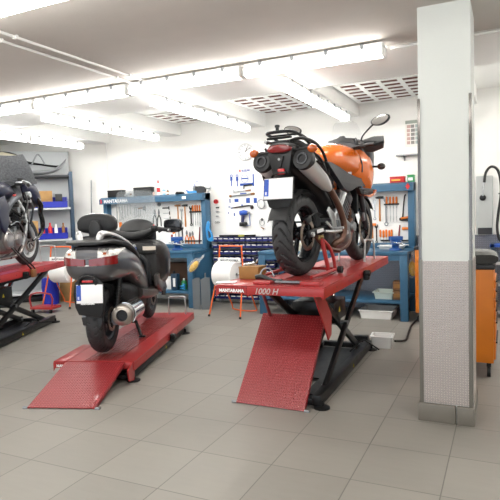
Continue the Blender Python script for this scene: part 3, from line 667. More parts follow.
# things lying on top of the bin rack
r = empty('pipe_wrench', (-3.95, YB-.12, 1.098), 0, 'long dark pipe wrench lying above the top row of bins', 'tool'); MB().b2(-.35, .3, -.02, .02, 0, .03, .004).build('bar', black_metal, r)
r = empty('gauge', (-3.88, YB-.16, 1.098), 0, 'small yellow green gauge above the top row of bins', 'gauge'); MB().b2(-.05, .05, -.015, .015, 0, .035, .006).build('gauge_body', mat('yellow_green', '#a8a64b', .5), r)
# poster, AC unit, right wall
a = at(405, 120.5, YW); b_ = at(421.5, 146, YW)
r = empty('wall_poster', (a.x, YW, b_.z), 0, 'small printed poster high on wall left of the white column', 'poster')
W = b_.x-a.x; Hh = a.z-b_.z
MB().b2(0, W, -.004, 0, 0, Hh).build('sheet', mat('poster_paper', '#e9e7e1', .6), r)
rnd = random.Random(3)
MB().b2(.005, W-.005, -.006, -.004, Hh*.86, Hh*.98).build('header_band', mat('poster_green', '#9aa398', .6), r)
for k in range(5):
    for (u, c) in ((.2, mat('poster_red', '#c0a29a', .6)), (.45, mat('poster_grey', '#8a8784', .6)), (.72, mat('poster_teal', '#a3b3b0', .6))):
        MB().b2(W*u-.02, W*u+.02+rnd.random()*.015, -.006, -.004, Hh*(.1+.15*k), Hh*(.1+.15*k)+.045).build('picture', c, r)
# long dark ledge (shelf edge) high on the wall behind the column
a = at(396, 155.5, YW-.1); b_ = at(421, 153.5, YW-.1)
r = empty('wall_ledge', (a.x, YW, a.z), 0, 'thin grey wall ledge above the right workbench', 'ledge'); MB().b2(0, .8, -.12, 0, -.008, .008).build('board', dull_steel, r)
for x in (.1, .7): MB().prism([(0, 0), (.1, 0), (0, -.1)], (x, -.1, -.008), (0, 1, 0), (0, 0, 1), .01).build('bracket', dull_steel, r) if False else MB().prism([(0, 0), (.1, 0), (.1, -.07)], (x, -.1, -.008), (0, 1, 0), (0, 0, 1), .01).build('bracket', dull_steel, r)
# extraction box with hose right of the column
a = at(481, 176, 7.9); b_ = at(493, 235, 7.9)
r = empty('hose_box', ((a.x+b_.x)/2-.03, YB-.01, b_.z), 0, 'white wall cabinet with black hose right of the column', 'cabinet'); W = b_.x-a.x+.06
Hh = a.z-b_.z
MB().b2(-W/2, W/2, -.12, 0, 0, Hh, .012).build('housing', mat('cabinet_grey', '#b4b8b7', .5), r)
MB().b2(-W/2+.02, W/2-.01, -.124, -.118, .01, .1).build('vent_panel', grey_plastic, r)
MB().lathe([(.001, 0), (.04, 0), (.04, .03), (.02, .045), (.001, .045)], (-.02, -.12, .5), (0, -1, 0), 20).build('connector', black_metal, r)
MB().tube([(-.02, -.15, .52), (-.01, -.16, .62), (.0, -.16, .72)], [.014, .012, .008], 8).build('nozzle', steel, r)
MB().tube([(.0, -.16, .7), (.02, -.16, .83), (.08, -.17, .9), (.15, -.17, .87), (.19, -.17, .75), (.2, -.17, .55), (.17, -.17, .3), (.155, -.17, .1), (.18, -.17, -.05), (.25, -.16, -.12)], .017, 10, 6).build('black_hose', black_plastic, r)
MB().cyl((.17, -.17, .545), (.23, -.17, .545), .008).build('hose_clip', black_plastic, r)
# racks beyond the column on the right: blue rail, red crates
r = empty('low_wall_shelf', (.55, YB-.28, 0), 0, 'blue and white low shelf rack right of the column against wall', 'shelf')
for z in (.06, .42, .70, .93): MB().b2(-.75, .75, -.02, .26, z, z+.035).build('shelf_board', ink_blue if z > .9 else alu, r)
for x in (-.72, .72): MB().b2(x-.02, x+.02, -.02, .26, 0, .97).build('upright', shelf_blue, r)
for i, (x, z, c, W, Hh, lb) in enumerate(((-.42, .966, letter_white, .3, .06, 'white flat carton on the top board of the low rack'), (-.05, .966, letter_white, .3, .09, 'second white carton on the top board of the low rack'), (-.35, .736, letter_white, .4, .1, 'white carton on the second board of the low rack'), (-.4, .457, ink_red, .36, .13, 'red crate on the third board of the low rack'), (.1, .457, grey_plastic, .4, .14, 'dark crate on the third board of the low rack'), (-.35, .097, shelf_blue, .5, .16, 'dark blue crate on the bottom board of the low rack'), (.25, .736, ink_red, .3, .12, 'red crate on the second board of the low rack'))):
    q = empty('crate', (.55+x, YB-.26, z), 0, lb, 'crate'); MB().b2(-W/2, W/2, 0, .2, 0, Hh, .006).build('crate_body', c, q)
# orange tool carts
def cart(cx, cy, label, rz, W=.30, D=.62, drawers='y'):
    r = empty('tool_cart', (cx, cy, 0), rz, label, 'tool cart')
    MB().b2(-W/2, W/2, -D/2, D/2, .13, .94, .008).build('cabinet_body', cart_orange, r)
    MB().b2(-W/2-.01, W/2+.01, -D/2-.01, D/2+.01, .94, .985, .01).build('top_tray', grey_plastic, r)
    z = .16
    for k, h in enumerate((.17, .17, .1, .08, .08, .08)):
        d = MB().b2(W/2, W/2+.014, -D/2+.02, D/2-.02, z, z+h-.012, .004).build('drawer', cart_orange, r)
        MB().b2(W/2+.012, W/2+.028, -D/2+.06, D/2-.06, z+h-.035, z+h-.022).build('drawer_handle', black_plastic, d); z += h+.004
    for (sx, sy) in ((-1, -1), (1, -1), (-1, 1), (1, 1)):
        c = MB().b2(sx*(W/2-.04)-.018, sx*(W/2-.04)+.018, sy*(D/2-.06)-.02, sy*(D/2-.06)+.02, .09, .13).build('caster', black_metal, r)
        MB().cyl((sx*(W/2-.04)-.014, sy*(D/2-.06), .05), (sx*(W/2-.04)+.014, sy*(D/2-.06), .05), .05, seg=20).build('caster_wheel', black_plastic, c)
    return r
cart(-.30, 5.28, 'orange steel tool cart on casters just behind the white column', 0., .40, .60)
r = empty('saddle', (-.22, 5.15, .987), .2, 'black curved motorcycle saddle lying on top of the orange cart', 'saddle')
MB().body([(-.2, 0, .05, .12, .03, .05, 3), (0, -.02, .07, .15, .05, .07, 3), (.2, -.05, .05, .1, .03, .05, 2.6)], 20, 4).build('seat_pad', black_gloss, r)
cart(-.78, 7.36, 'orange drawer cart left of the column beside the right bench', -PI/2, .5, .56)
# broom handle on the wall
q = at(92.6, 180, 7.9); r = empty('broom', (q.x-.04, 7.86, 0), 0, 'thin grey broom handle leaning upright on the wall', 'broom')
MB().tube([(0, -.1, .05), (0, .05, q.z)], .012, 8).build('stick', dull_steel, r); MB().b2(-.16, .16, -.14, -.07, 0, .07, .01).build('brush_head', black_plastic, r)
# wall conduit left of the left bench
q = at(106.5, 150, YW); r = empty('wall_conduit', (q.x, YW-.012, 1.0), 0, 'thin white cable duct on wall left of left bench', 'duct'); MB().b2(-.012, .012, -.01, .01, 0, 1.9).build('duct_body', white_plastic, r)
# ------------------------------------------------------------------ motorcycle lifts
red_tread = mat('red_tread_plate', '#9c2827', .36, plate='xy', pscale=34, coat=.3, var=.04)
red_ramp = mat('red_ramp_plate', '#a63034', .38, plate='xy', pscale=42, coat=.25, pbump=.03)
warn_yellow = mat('warning_yellow', '#d9c528', .5)
def lift(loc, rz, zt, Lg, W, label, base, ramp=None, shelf=.26, hoop=True, deckmat=None):
    """origin under the right front corner of the deck; +y runs forward, deck spans x = -W..0"""
    r = empty('motorcycle_lift', loc, rz, label, 'motorcycle lift')
    # deck: pan with a ribbed plate let into it
    dk = MB().b2(-W, 0, 0, Lg, zt-.012, zt).build('deck', red_paint, r)
    m = MB()
    m.b2(-W*.74, -W*.26, .02, Lg-.35, zt, zt+.003)
    for k in range(9): x = -W*.72+k*W*.055; m.b2(x, x+.010, .03, Lg-.36, zt+.003, zt+.007)
    m.build('tread_strip', red_tread, dk)
    for x0, x1 in ((-.02, 0), (-W, -W+.02)):
        s_ = MB().b2(x0, x1, 0, Lg, zt-.085, zt-.0125, .003).build('side_skirt', red_paint, r)
    for k in range(6):
        MB().cyl((-.003, .35+k*.38, zt-.045), (.0015, .35+k*.38, zt-.045), .007, seg=10).build('bolt_hole', black_metal, r)
    MB().b2(-W, 0, -.004, .016, zt-.07, zt-.0125, .003).build('front_lip', red_paint, r)
    MB().b2(-W, 0, Lg-.016, Lg, zt-.07, zt-.0125, .003).build('rear_lip', red_paint, r)
    # side shelf with the maker's lettering
    sh = MB().b2(-W-shelf, -W-.004, .0, .62, zt-.010, zt, .002).build('side_shelf', red_paint, r)
    MB().prism([(-shelf, -.012), (0, -.012), (0, -.075), (-shelf*.14, -.062), (-shelf*.86, -.062), (-shelf, -.095)], (-W-.004, .004, zt), (1, 0, 0), (0, 0, 1), .008).build('shelf_lip', red_paint, sh)
    MB().b2(-W-shelf, -W-shelf+.008, .0, .62, zt-.07, zt-.011).build('shelf_rim', red_paint, sh)
    text('lettering', 'MANTARAMA', .034, letter_white, sh, (-W-shelf+.03, -.008, zt-.052), bold=.0015)
    # base frame
    bx0, bx1, y0, y1 = base; low = zt < .3
    bh = .075 if low else .10
    br = MB(); br.b2(bx1-.07, bx1, y0, y1, .018, bh, .004); br = br.build('base_rail', black_metal, r)
    MB().b2(bx0, bx0+.07, y0, y1, .018, bh, .004).build('base_rail', black_metal, r)
    m = MB(); m.b2(bx0+.07, bx1-.07, y0, y0+.07, .02, bh*.7, .003); m.build('cross_member', black_metal, r)
    m = MB(); m.b2(bx0+.07, bx1-.07, y1-.07, y1, .02, bh*.7, .003); m.build('cross_member', black_metal, r)
    MB().b2(bx0+.07, bx0+.20, y0+.2, y1-.15, .02, .034).build('base_plate', black_metal, r); MB().b2(bx1-.2, bx1-.07, y0+.2, y1-.15, .02, .034).build('base_plate', black_metal, r)
    MB().b2(bx0+.2, bx1-.2, y0+.62, y1-.15, .02, .033).build('base_plate', black_metal, r)
    for x in (bx0+.0, bx1-.0):
        for y in (y0+.02, y1-.02):
            f = MB(); f.lathe([(.001, 0), (.062, 0), (.062, .012), (.03, .02), (.016, .022), (.016, .06)], (x, y, 0), seg=24); f.build('foot_pad', black_metal, r)
    MB().prism([(0, 0), (.03, 0), (.015, .03)], (bx1+.002, (y0+y1)/2+.1, bh*.35), (0, 1, 0), (0, 0, 1), .003).build('warning_label', warn_yellow, r)
    # scissor arms
    lo, hi = .075 if not low else .05, zt-.10
    if low: hi = .085
    for i, (xa, xb) in enumerate(((bx1-.05, bx1-.115), (bx0+.05, bx0+.115))):
        for j, (x, ya, za, yb, zb) in enumerate(((xa, y0+.28, lo, y1-.1, hi), (xb, y0+.28, hi, y1-.16, lo))):
            a = V((x, ya, za)); b = V((x, yb, zb)); d = b-a; ang = math.atan2(d.z, d.y)
            m = MB(); m.box((a+b)/2, (.035, d.length+.07, .065 if not low else .03), (ang, 0, 0), .006)
            s_ = m.build('scissor_arm', black_metal, r)
            m = MB(); m.cyl(a+V((-.03, 0, 0)), a+V((.03, 0, 0)), .022); m.cyl(b+V((-.03, 0, 0)), b+V((.03, 0, 0)), .022); m.build('pivot_pin', dull_steel, s_)
    if not low:
        ym = (y0+y1)/2+.06
        MB().cyl((bx0+.03, ym, (lo+hi)/2), (bx1-.03, ym, (lo+hi)/2), .024).build('cross_shaft', dull_steel, r)
        MB().tube([(-W/2-.05, y0+.35, .12), (-W/2-.05, ym+.2, .5)], [.05, .05], 16).build('hydraulic_cylinder', black_metal, r)
        MB().tube([(-W/2-.05, ym+.15, .46), (-W/2-.05, ym+.45, .74)], [.028, .028], 16).build('piston_rod', chrome, r)
        m = MB(); m.b2(bx0+.1, bx1-.12, y0+.85, y0+1.25, .47, .66, .01); m.build('pump_housing', black_metal, r)
        MB().prism([(0, 0), (.05, 0), (.025, .045)], (bx1-.118, y0+1.0, .55), (0, 1, 0), (0, 0, 1), .003).build('warning_label', warn_yellow, r)
        MB().b2(bx0+.06, bx0+.13, y0+.32, y1-.3, zt-.15, zt-.10).build('top_rail', black_metal, r); MB().b2(bx1-.13, bx1-.06, y0+.32, y1-.3, zt-.15, zt-.10).build('top_rail', black_metal, r)
        MB().tube([(bx1-.15, y0+1.5, .05), (bx1-.05, y0+1.62, .14), (bx1+.0, y0+1.7, .1), (bx1+.1, y1-.1, .03)], .008, 8, 5).build('air_line', black_plastic, r)
    # safety catch on the side of the deck
    c = MB(); c.b2(.002, .05, Lg*.49, Lg*.49+.07, zt-.11, zt-.02, .01); c = c.build('side_catch', black_plastic, r)
    MB().cyl((.02, Lg*.49+.02, zt-.045), (.065, Lg*.49+.02, zt-.045), .028, seg=16).build('catch_knob', black_metal, c)
    if ramp:
        (P0, P1, P2, P3) = [V(p) for p in ramp]      # bottom left, bottom right, top right, top left (local)
        ex = (P1-P0).normalized(); ey = (P3-P0); H = ey.length; ey.normalize(); n = ex.cross(ey).normalized(); ey = n.cross(ex)
        rp = bpy.data.objects.new('ramp', None)
        W_ = (P1-P0).length; m = MB(); m.b2(0, W_, 0, H, -.006, 0); 
        for x in (0, W_-.012): m.b2(x, x+.012, 0, H, -.03, -.006)
        o = m.build('ramp', red_ramp, r); o.matrix_local = Matrix.Translation(P0+n*.006) @ Matrix((ex, ey, n)).transposed().to_4x4(); bpy.data.objects.remove(rp)
        for x in (-.02, W_+.02): MB().cyl((x-.02, .006, -.012), (x+.02, .006, -.012), .014, seg=14).build('ramp_roller', dull_steel, o)
    if hoop:
        q = Lg-.12; hx = -W*.30; hw = .11
        MB().tube([(hx+hw, q, zt), (hx+hw, q, zt+.20), (hx+hw-.03, q+.0, zt+.23), (hx-hw+.03, q, zt+.23), (hx-hw, q, zt+.20), (hx-hw, q, zt)], .010, 10, 4).build('wheel_hoop', alu, r)
    return r
lift2 = lift((-1.18, 3.68, 0), math.radians(1.), .94, 2.56, .61, 'tall raised red motorcycle lift with black scissor legs, under the orange motorcycle', (-.70, -.08, .12, 1.95),
     ramp=((-.745, .03, .004), (-.18, .02, .004), (-.305, .60, .60), (-.87, .60, .60)), hoop=False)
MB().tube([(-.54, .12, .90), (-.60, .35, .75), (-.66, .58, .60)], .014, 8).build('ramp_bracket', red_dark, lift2)
text('lettering', '1000 H', .064, mat('letter_grey', '#b9b2ae', .5), lift2, (-.545, -.007, .879), shear=.3, bold=.0005)
for x in (-.13,): MB().prism([(.10, .93), (.30, .93), (.62, .62), (.60, .46), (.52, .43), (.46, .52)], (x, 0, 0), (0, 1, 0), (0, 0, 1), .012).build('ramp_bracket', red_paint, lift2)
# wheel stop, slide rails and strap on the raised deck
MB().b2(-.58, -.44, .06, .17, .9405, .965, .004).build('stop_block', red_paint, lift2)
MB().b2(-.20, -.05, .05, .16, .9405, .97, .004).build('stop_block', red_paint, lift2)
lift1 = lift((-3.03, 3.86, 0), math.radians(18.), .19, 2.34, .65, 'low red motorcycle lift with ramp down, under the grey scooter', (-.60, -.03, .02, 1.95),
     ramp=((-.65, -.68, .006), (-.09, -.68, .006), (-.05, -.005, .178), (-.61, -.005, .178)), shelf=.12)
for x in (-.03,): MB().prism([(-.01, .185), (-.13, .14), (-.10, .04), (.02, .012), (.05, .185)], (x+.012, 0, 0), (0, 1, 0), (0, 0, 1), .012).build('ramp_bracket', red_paint, lift1)
rz3 = math.radians(21.5)
L3c = V((-5.885, 6.0, 0)) - V((-math.sin(rz3), math.cos(rz3), 0))*2.55
lift3 = lift((L3c.x, L3c.y, 0), rz3, .87, 2.55, .66, 'raised red motorcycle lift at left edge of photo, under the dark stripped motorcycle', (-.66, -.10, .15, 2.35))
MB().tube([(.02, 1.50, .80), (.0, 1.47, .88), (-.10, 1.30, 1.10), (-.2, 1.22, 1.3)], .009, 8, 3).build('tie_strap', black_plastic, lift3)
MB().tube([(.03, 1.56, .82), (.0, 1.55, .89), (-.12, 1.36, 1.12), (-.22, 1.3, 1.32)], .009, 8, 3).build('tie_strap', black_plastic, lift3)
b = MB(); b.b2(.02, .06, 1.42, 1.52, .76, .86, .008); b.build('strap_buckle', mat('buckle_brown', '#8a5a35', .5, .3), lift3)
# wooden box and tools on the raised lift
p = V((-1.935, 4.02, .941))
r = empty('wooden_crate', p, .0, 'plain wooden box standing on the side shelf of the raised lift', 'wooden box')
MB().b2(-.09, .09, 0, .16, 0, .095, .004).build('box_body', wood, r); MB().b2(-.093, .093, -.003, .163, .095, .102, .002).build('lid', wood, r)
r = empty('clamp', (-1.95, 4.12, 1.044), .4, 'small steel and black clamp tool lying on top of the wooden box', 'clamp')
MB().tube([(-.07, 0, .012), (.02, 0, .02), (.05, 0, .05)], [.010, .014, .012], 8, 3).build('body', steel, r); MB().cyl((.03, 0, .02), (.03, 0, .075), .014).build('knob', black_metal, r)
r = empty('paper_sheet', (-2.02, 3.80, .943), .3, 'sheet of white paper on the red side shelf, in front of the box', 'paper'); MB().b2(-.09, .07, -.05, .06, 0, .002).build('sheet', paper_white, r)
r = empty('bar_clamp', (-1.66, 3.84, .953), .2, 'black bar clamp lying across the lift deck behind the rear tyre', 'clamp')
MB().tube([(-.13, .05, .025), (-.08, .04, .03), (.02, -.02, .012), (.1, -.05, .012)], [.02, .022, .014, .012], 8, 3).build('bar', black_metal, r)
MB().tube([(-.1, .05, .02), (-.08, .08, .08), (-.02, .08, .09), (.02, .04, .03)], .006, 8, 4).build('wire_loop', dull_steel, r)
r = empty('steel_bar', (-1.50, 3.80, .953), .05, 'flat grey steel bar on the raised deck behind the rear tyre', 'bar'); MB().b2(-.1, .16, -.03, .03, 0, .012, .002).build('bar_body', dull_steel, r)
# foot pedal unit and cable near the raised lift
tray_ = tray(-1.21, 5.78, .0, .22, .20, .13, 'small white plastic tub on floor beside the raised lift', white_plastic, 'tub', .1, 'tub')
r = empty('foot_pedal', (-1.46, 5.86, 0), .15, 'black foot pedal control on floor between lift and white tub', 'pedal')
MB().prism([(-.14, 0), (.14, 0), (.14, .03), (.02, .09), (-.14, .11)], (0, 0, 0), (0, 1, 0), (0, 0, 1), .16, .01).build('housing', black_plastic, r)
MB().cyl((.06, -.1, .06), (.06, .02, .07), .025).build('valve', dull_steel, r)
r = empty('floor_cable', (-1.1, 5.9, 0), 0, 'black cable running over the floor from white tub to the bench', 'cable')
MB().tube([(0, 0, .04), (.08, .2, .012), (.05, .6, .01), (.02, 1.0, .01), (.06, 1.3, .03), (.12, 1.5, .05)], .012, 8, 5).build('cable_run', black_plastic, r)
# ------------------------------------------------------------------ paper roll stands
def roll_stand(loc, rz, label):
    r = empty('paper_roll_stand', loc, rz, label, 'paper stand')
    W = .27
    m = MB(); m.tube([(-W, -.20, .0), (-W+.05, -.02, .62), (-W+.08, .02, .98), (-W+.10, .02, 1.01), (W-.10, .02, 1.01), (W-.08, .02, .98), (W-.05, -.02, .62), (W, -.20, .0)], .012, 10, 4); m.build('front_frame', orange_frame, r)
    m = MB(); m.tube([(-W+.06, -.01, .66), (-W+.06, .3, .12), (-W+.09, .34, .02), (W-.09, .34, .02), (W-.06, .3, .12), (W-.06, -.01, .66)], .011, 10, 4); m.build('rear_frame', orange_frame, r)
    for sx in (-1, 1): MB().cyl((sx*W, -.203, 0), (sx*W, -.195, .03), .017).build('rubber_foot', black_plastic, r)
    MB().cyl((-W+.01, .0, .60), (W-.01, .0, .60), .012).build('axle', steel, r)
    c = MB(); c.b2(-.2, .2, -.03, -.024, .775, .845, .002); c = c.build('cutter_bar', white_plastic, r)
    text('lettering', 'MANTARAMA', .05, ink_grey, c, (-.15, -.032, .79), bold=.001)
    MB().cyl((W-.03, 0, .60), (W+.03, 0, .60), .03).build('clamp_knob', green_paint, r)
    return r
def roll(loc, rz, label):
    o = MB().lathe([(.03, -.16), (.185, -.16), (.19, -.15), (.19, .15), (.185, .16), (.03, .16)], axis=(1, 0, 0), seg=48, closed=True).build('paper_roll', paper_white, None, loc); o.rotation_euler = (0, 0, rz); tag(o, label, 'paper roll')
    return o
s2 = V((-3.62, 6.92, 0)); roll_stand(s2, -.12, 'orange tubular stand holding a white paper roll, in front of the blue bins')
roll((s2.x-.05, s2.y, .60), -.12, 'big white paper roll on the orange stand before the blue bins')
s3 = at(61, 269, 6.85); s3 = V((s3.x, 6.85, 0)); roll_stand(s3, .15, 'orange tubular stand at left, partly hidden behind the scooter tail')
roll((s3.x+.04, s3.y, .60), .15, 'white paper roll behind the grey scooter tail, on the left stand')
# ------------------------------------------------------------------ vehicle helpers
groove = mat('groove_shade_rubber', '#101012', .6)  # same rubber as the tyre, darkened to paint the shade in the grooves
def both(f):
    for s_ in (-1, 1): f(s_)
def tyre_mesh(m, R, w, rim, tread='arc', na=300, nc=30, dark=None):
    """tyre around the x axis, centre at the builder's origin"""
    h = (R-rim); rings = []
    prof = []
    for j in range(nc+1):
        t = -1+2*j/nc; ph = t*math.radians(112)
        x = w/2*math.sin(ph)*(1 if abs(ph) < PI/2 else 1); r = R-h*.52+h*.52*math.cos(ph)
        if abs(ph) > PI/2: r = R-h*.52+h*.9*math.cos(ph)*1.3
        prof.append((x, r, t))
    prof = [(w*.36, rim*.985, 9)]+[(x, r, t) for x, r, t in reversed(prof)]+[(-w*.36, rim*.985, 9)]
    R2 = []; FL = []
    for i in range(na):
        a = 2*PI*i/na; ring = []; fl = []
        for x, r, t in prof:
            d = 0
            if t != 9 and abs(t) < .82:
                u = a*R
                if tread == 'arc':
                    ph = (u/.105 + .55*math.cos(min(abs(t)/.8, 1)*PI*.9)*1.3 + (.5 if t > 0 else 0)) % 1
                    if ph < .2 and abs(t) > .05: d = .010
                elif tread == 'v':
                    ph = (u/.07 + abs(t)*1.1 + (.5 if t > 0 else 0)) % 1
                    if ph < .16 and abs(t) > .1: d = .006
            q = r-d; ring.append(V((x, q*math.cos(a), q*math.sin(a)))); fl.append(d > 0)
        R2.append(ring); FL.append(fl)
    n0 = len(m.bm.faces); m.loft(R2, False, True); m.bm.faces.ensure_lookup_table(); k = n0; nn = len(prof)
    for i in range(na):
        A_, B_ = FL[i], FL[(i+1) % na]
        for j in range(nn):
            if A_[j]+A_[(j+1) % nn]+B_[j]+B_[(j+1) % nn] >= 3: m.bm.faces[k].material_index = 1
            k += 1
    return m
def wheel(par, y, z, R, w, rim, spokes, name='rear_wheel', rimm=None, disc=None, hub=.05, tread='arc', xoff=0, wire=False, na=300):
    m = MB(); tyre_mesh(m, R, w, rim, tread, na); o = m.build(name, [rubber, groove], par, (xoff, y, z), ang=28)
    m = MB(); rw = w*.34
    m.lathe([(rim, -rw-.008), (rim+.006, -rw), (rim-.018, -rw+.012), (rim-.03, 0), (rim-.018, rw-.012), (rim+.006, rw), (rim, rw+.008), (rim-.028, rw-.002), (rim-.045, 0), (rim-.028, -rw+.002)], axis=(1, 0, 0), seg=64, closed=True)
    m.lathe([(.001, -hub), (hub*.9, -hub), (hub, -hub*.6), (hub*.8, 0), (hub, hub*.6), (hub*.9, hub), (.001, hub)], axis=(1, 0, 0), seg=28)
    if not wire:
        for k in range(spokes):
            a = 2*PI*k/spokes+.2; c, s_ = math.cos(a), math.sin(a)
            for q in (-.10, .10):
                m.tube([(0, hub*.6*math.cos(a+q*3), hub*.6*math.sin(a+q*3)), (0, (rim-.03)*math.cos(a+q), (rim-.03)*math.sin(a+q))], [.017, .012], 8)
    m.build('rim', rimm or black_metal, o)
    if disc:
        for (dx, dr) in disc:
            m = MB(); m.lathe([(dr, -.003), (dr, .003), (dr*.72, .003), (dr*.72, -.003)], (dx, 0, 0), (1, 0, 0), 48, True)
            for k in range(24):
                a = 2*PI*k/24
            m.build('brake_disc', mat('disc_steel', '#96877a', .32, .9, var=.1, vscale=40), o)
            m = MB()
            for k in range(6):
                a = 2*PI*k/6; m.tube([(dx, hub*.8*math.cos(a), hub*.8*math.sin(a)), (dx, dr*.76*math.cos(a+.35), dr*.76*math.sin(a+.35))], .008, 8)
            m.build('disc_carrier', black_metal, o)
    return o
def arm(mb, a, b, w, h, m=None):
    a, b = V(a), V(b); d = b-a; ang = math.atan2(d.z, d.y); yaw = -math.atan2(d.x, math.hypot(d.y, d.z))
    R = Euler((0, 0, yaw)).to_matrix(); R = Euler((ang, 0, 0)).to_matrix() @ R
    mb.box((a+b)/2, (w, d.length, h), R, min(w, h)*.25)
def plate_part(par, c, W, H, tilt, lean=0, back=black_plastic, blue_left=True, frame_text=None):
    """number plate facing backwards; c = centre"""
    R = Euler((tilt, 0, 0)).to_matrix(); c = V(c)
    m = MB(); m.box(c+R@V((0, .006, 0)), (W+.016, .008, H+.016), R, .003); fr = m.build('plate_holder', back, par)
    m = MB(); m.box(c, (W, .004, H), R, .001); o = m.build('number_plate', plate_white, par)
    m = MB(); m.box(c+R@V((-W/2+.022, -.003, H*.06)), (.04, .002, H*.82), R); m.build('country_band', plate_blue, o)
    ex = R@V((1, 0, 0)); ey = R@V((0, 0, 1)); 
    text('lettering', 'E', .032, letter_white, o, c+R@V((-W/2+.012, -.005, -H*.28)), ex, ey, bold=.001)
    return o, fr
# ------------------------------------------------------------------ orange motorcycle on the raised lift
moto = empty('motorcycle', (-1.604, 4.324, .941), math.radians(-6.5), 'orange and silver touring motorcycle on the tall raised lift, rear end facing', 'motorcycle')
A = moto
wheel(A, 0, .35, .35, .165, .238, 3, 'rear_wheel', mat('rim_black', '#1c1e22', .25, .6), [(.092, .135)], .055, 'arc')
fw_ = wheel(A, 1.42, .345, .345, .12, .245, 3, 'front_wheel', MATS['rim_black'], [(.075, .165), (-.075, .165)], .045, 'v', na=220)
# swingarm, chain, caliper
m = MB(); arm(m, (.115, -.04, .35), (.10, .50, .40), .035, .07); arm(m, (-.115, -.04, .35), (-.10, .50, .40), .035, .07); m.cyl((-.13, 0, .35), (.13, 0, .35), .014); m.box((0, .40, .40), (.2, .08, .08), None, .01)
sw = m.build('swingarm', black_metal, A)
MB().box((.136, .16, .375), (.004, .13, .032), (.08, 0, 0)).build('swingarm_label', letter_white, sw)
MB().cyl((.125, 0, .35), (.15, 0, .35), .024, seg=6).build('axle_nut', alu, sw)
m = MB(); m.box((.10, -.02, .475), (.05, .09, .06), (.3, 0, 0), .012); m.build('brake_caliper', black_metal, A)
MB().tube([(.11, .02, .5), (.12, .12, .53), (.10, .3, .5)], .006, 8, 4).build('brake_hose', black_plastic, A)
m = MB(); m.lathe([(.10, -.004), (.10, .004), (.07, .004), (.07, -.004)], (-.105, 0, .35), (1, 0, 0), 40, True); m.build('rear_sprocket', dull_steel, A)
m = MB(); m.tube([(-.105, -.1, .35), (-.105, -.07, .42), (-.105, 0, .452), (-.10, .5, .44), (-.10, .55, .40), (-.10, .5, .36), (-.105, 0, .25), (-.105, -.08, .29)], .009, 6, 4, closed=False); m.build('chain', dull_steel, A)
# hugger and under-seat volume (dark cavity above the tyre)
m = MB(); rings = []
for k in range(10):
    a = math.radians(60+k*11); R_ = .385
    rings.append([V((x, R_*math.cos(a)+.0, .35+R_*math.sin(a)+dz)) for x, dz in ((-.09, -.03), (-.07, .0), (.07, .0), (.09, -.03), (.07, -.008), (-.07, -.008))])
m.loft(rings); m.build('rear_mudguard', black_plastic, A)
m = MB(); m.body([(-.22, 0, .93, .085, .05, .06, 3), (-.05, 0, .90, .10, .06, .10, 3), (.15, 0, .84, .12, .08, .14, 3), (.38, 0, .76, .12, .12, .18, 3), (.52, 0, .70, .10, .1, .2, 3)], 20, 4); m.build('inner_fender', black_plastic, A)
# frame
m = MB()
def fr_(s_):
    m.tube([(s_*.05, 1.02, 1.0), (s_*.13, .85, .92), (s_*.17, .66, .76), (s_*.15, .52, .55), (s_*.12, .50, .40)], [.03, .035, .036, .034, .03], 10, 4)
both(fr_); m.build('main_frame', alu, A)
m = MB()
def sf_(s_):
    m.tube([(s_*.13, .6, .84), (s_*.14, .3, .92), (s_*.12, .0, 1.0), (s_*.09, -.22, 1.04)], .016, 8, 4); m.tube([(s_*.13, .52, .56), (s_*.15, .25, .76), (s_*.12, -.05, .96)], .014, 8, 4)
both(sf_); m.build('subframe', black_metal, A)
# engine
m = MB(); m.body([(.42, 0, .36, .10, .08, .12, 4), (.52, 0, .34, .15, .13, .16, 4), (.74, 0, .34, .155, .14, .16, 4), (.92, 0, .34, .12, .1, .12, 4)], 24, 4); en = m.build('engine', dull_steel, A)
m = MB()
for k in range(8): m.box((0, .80+.028*k*.9, .46+.030*k), (.20-.004*k, .17, .012), (-.75, 0, 0), .003)
m.box((0, .98, .67), (.19, .15, .10), (-.75, 0, 0), .02); m.build('front_cylinder', dull_steel, en)
m = MB()
for k in range(8): m.box((0, .60-.012*k, .50+.034*k), (.20, .16, .012), (.25, 0, 0), .003)
m.box((0, .51, .80), (.19, .15, .08), (.25, 0, 0), .02); m.build('rear_cylinder', black_metal, en)
m = MB(); m.lathe([(.001, .03), (.06, .03), (.10, .015), (.115, 0), (.115, -.03)], (.155, .66, .34), (1, 0, 0), 32); m.build('clutch_cover', mat('cover_dark', '#77787a', .4, .8, var=.1), en)
m = MB(); m.lathe([(.001, .025), (.045, .025), (.06, 0)], (.155, .86, .38), (1, 0, 0), 24); m.build('engine_cover', dull_steel, en)
m = MB(); m.box((.16, .52, .40), (.03, .1, .12), None, .01); m.build('sprocket_cover', dull_steel, en)
m = MB(); m.b2(-.11, .11, 1.12, 1.15, .50, .84, .006); ra = m.build('radiator', black_metal, A)
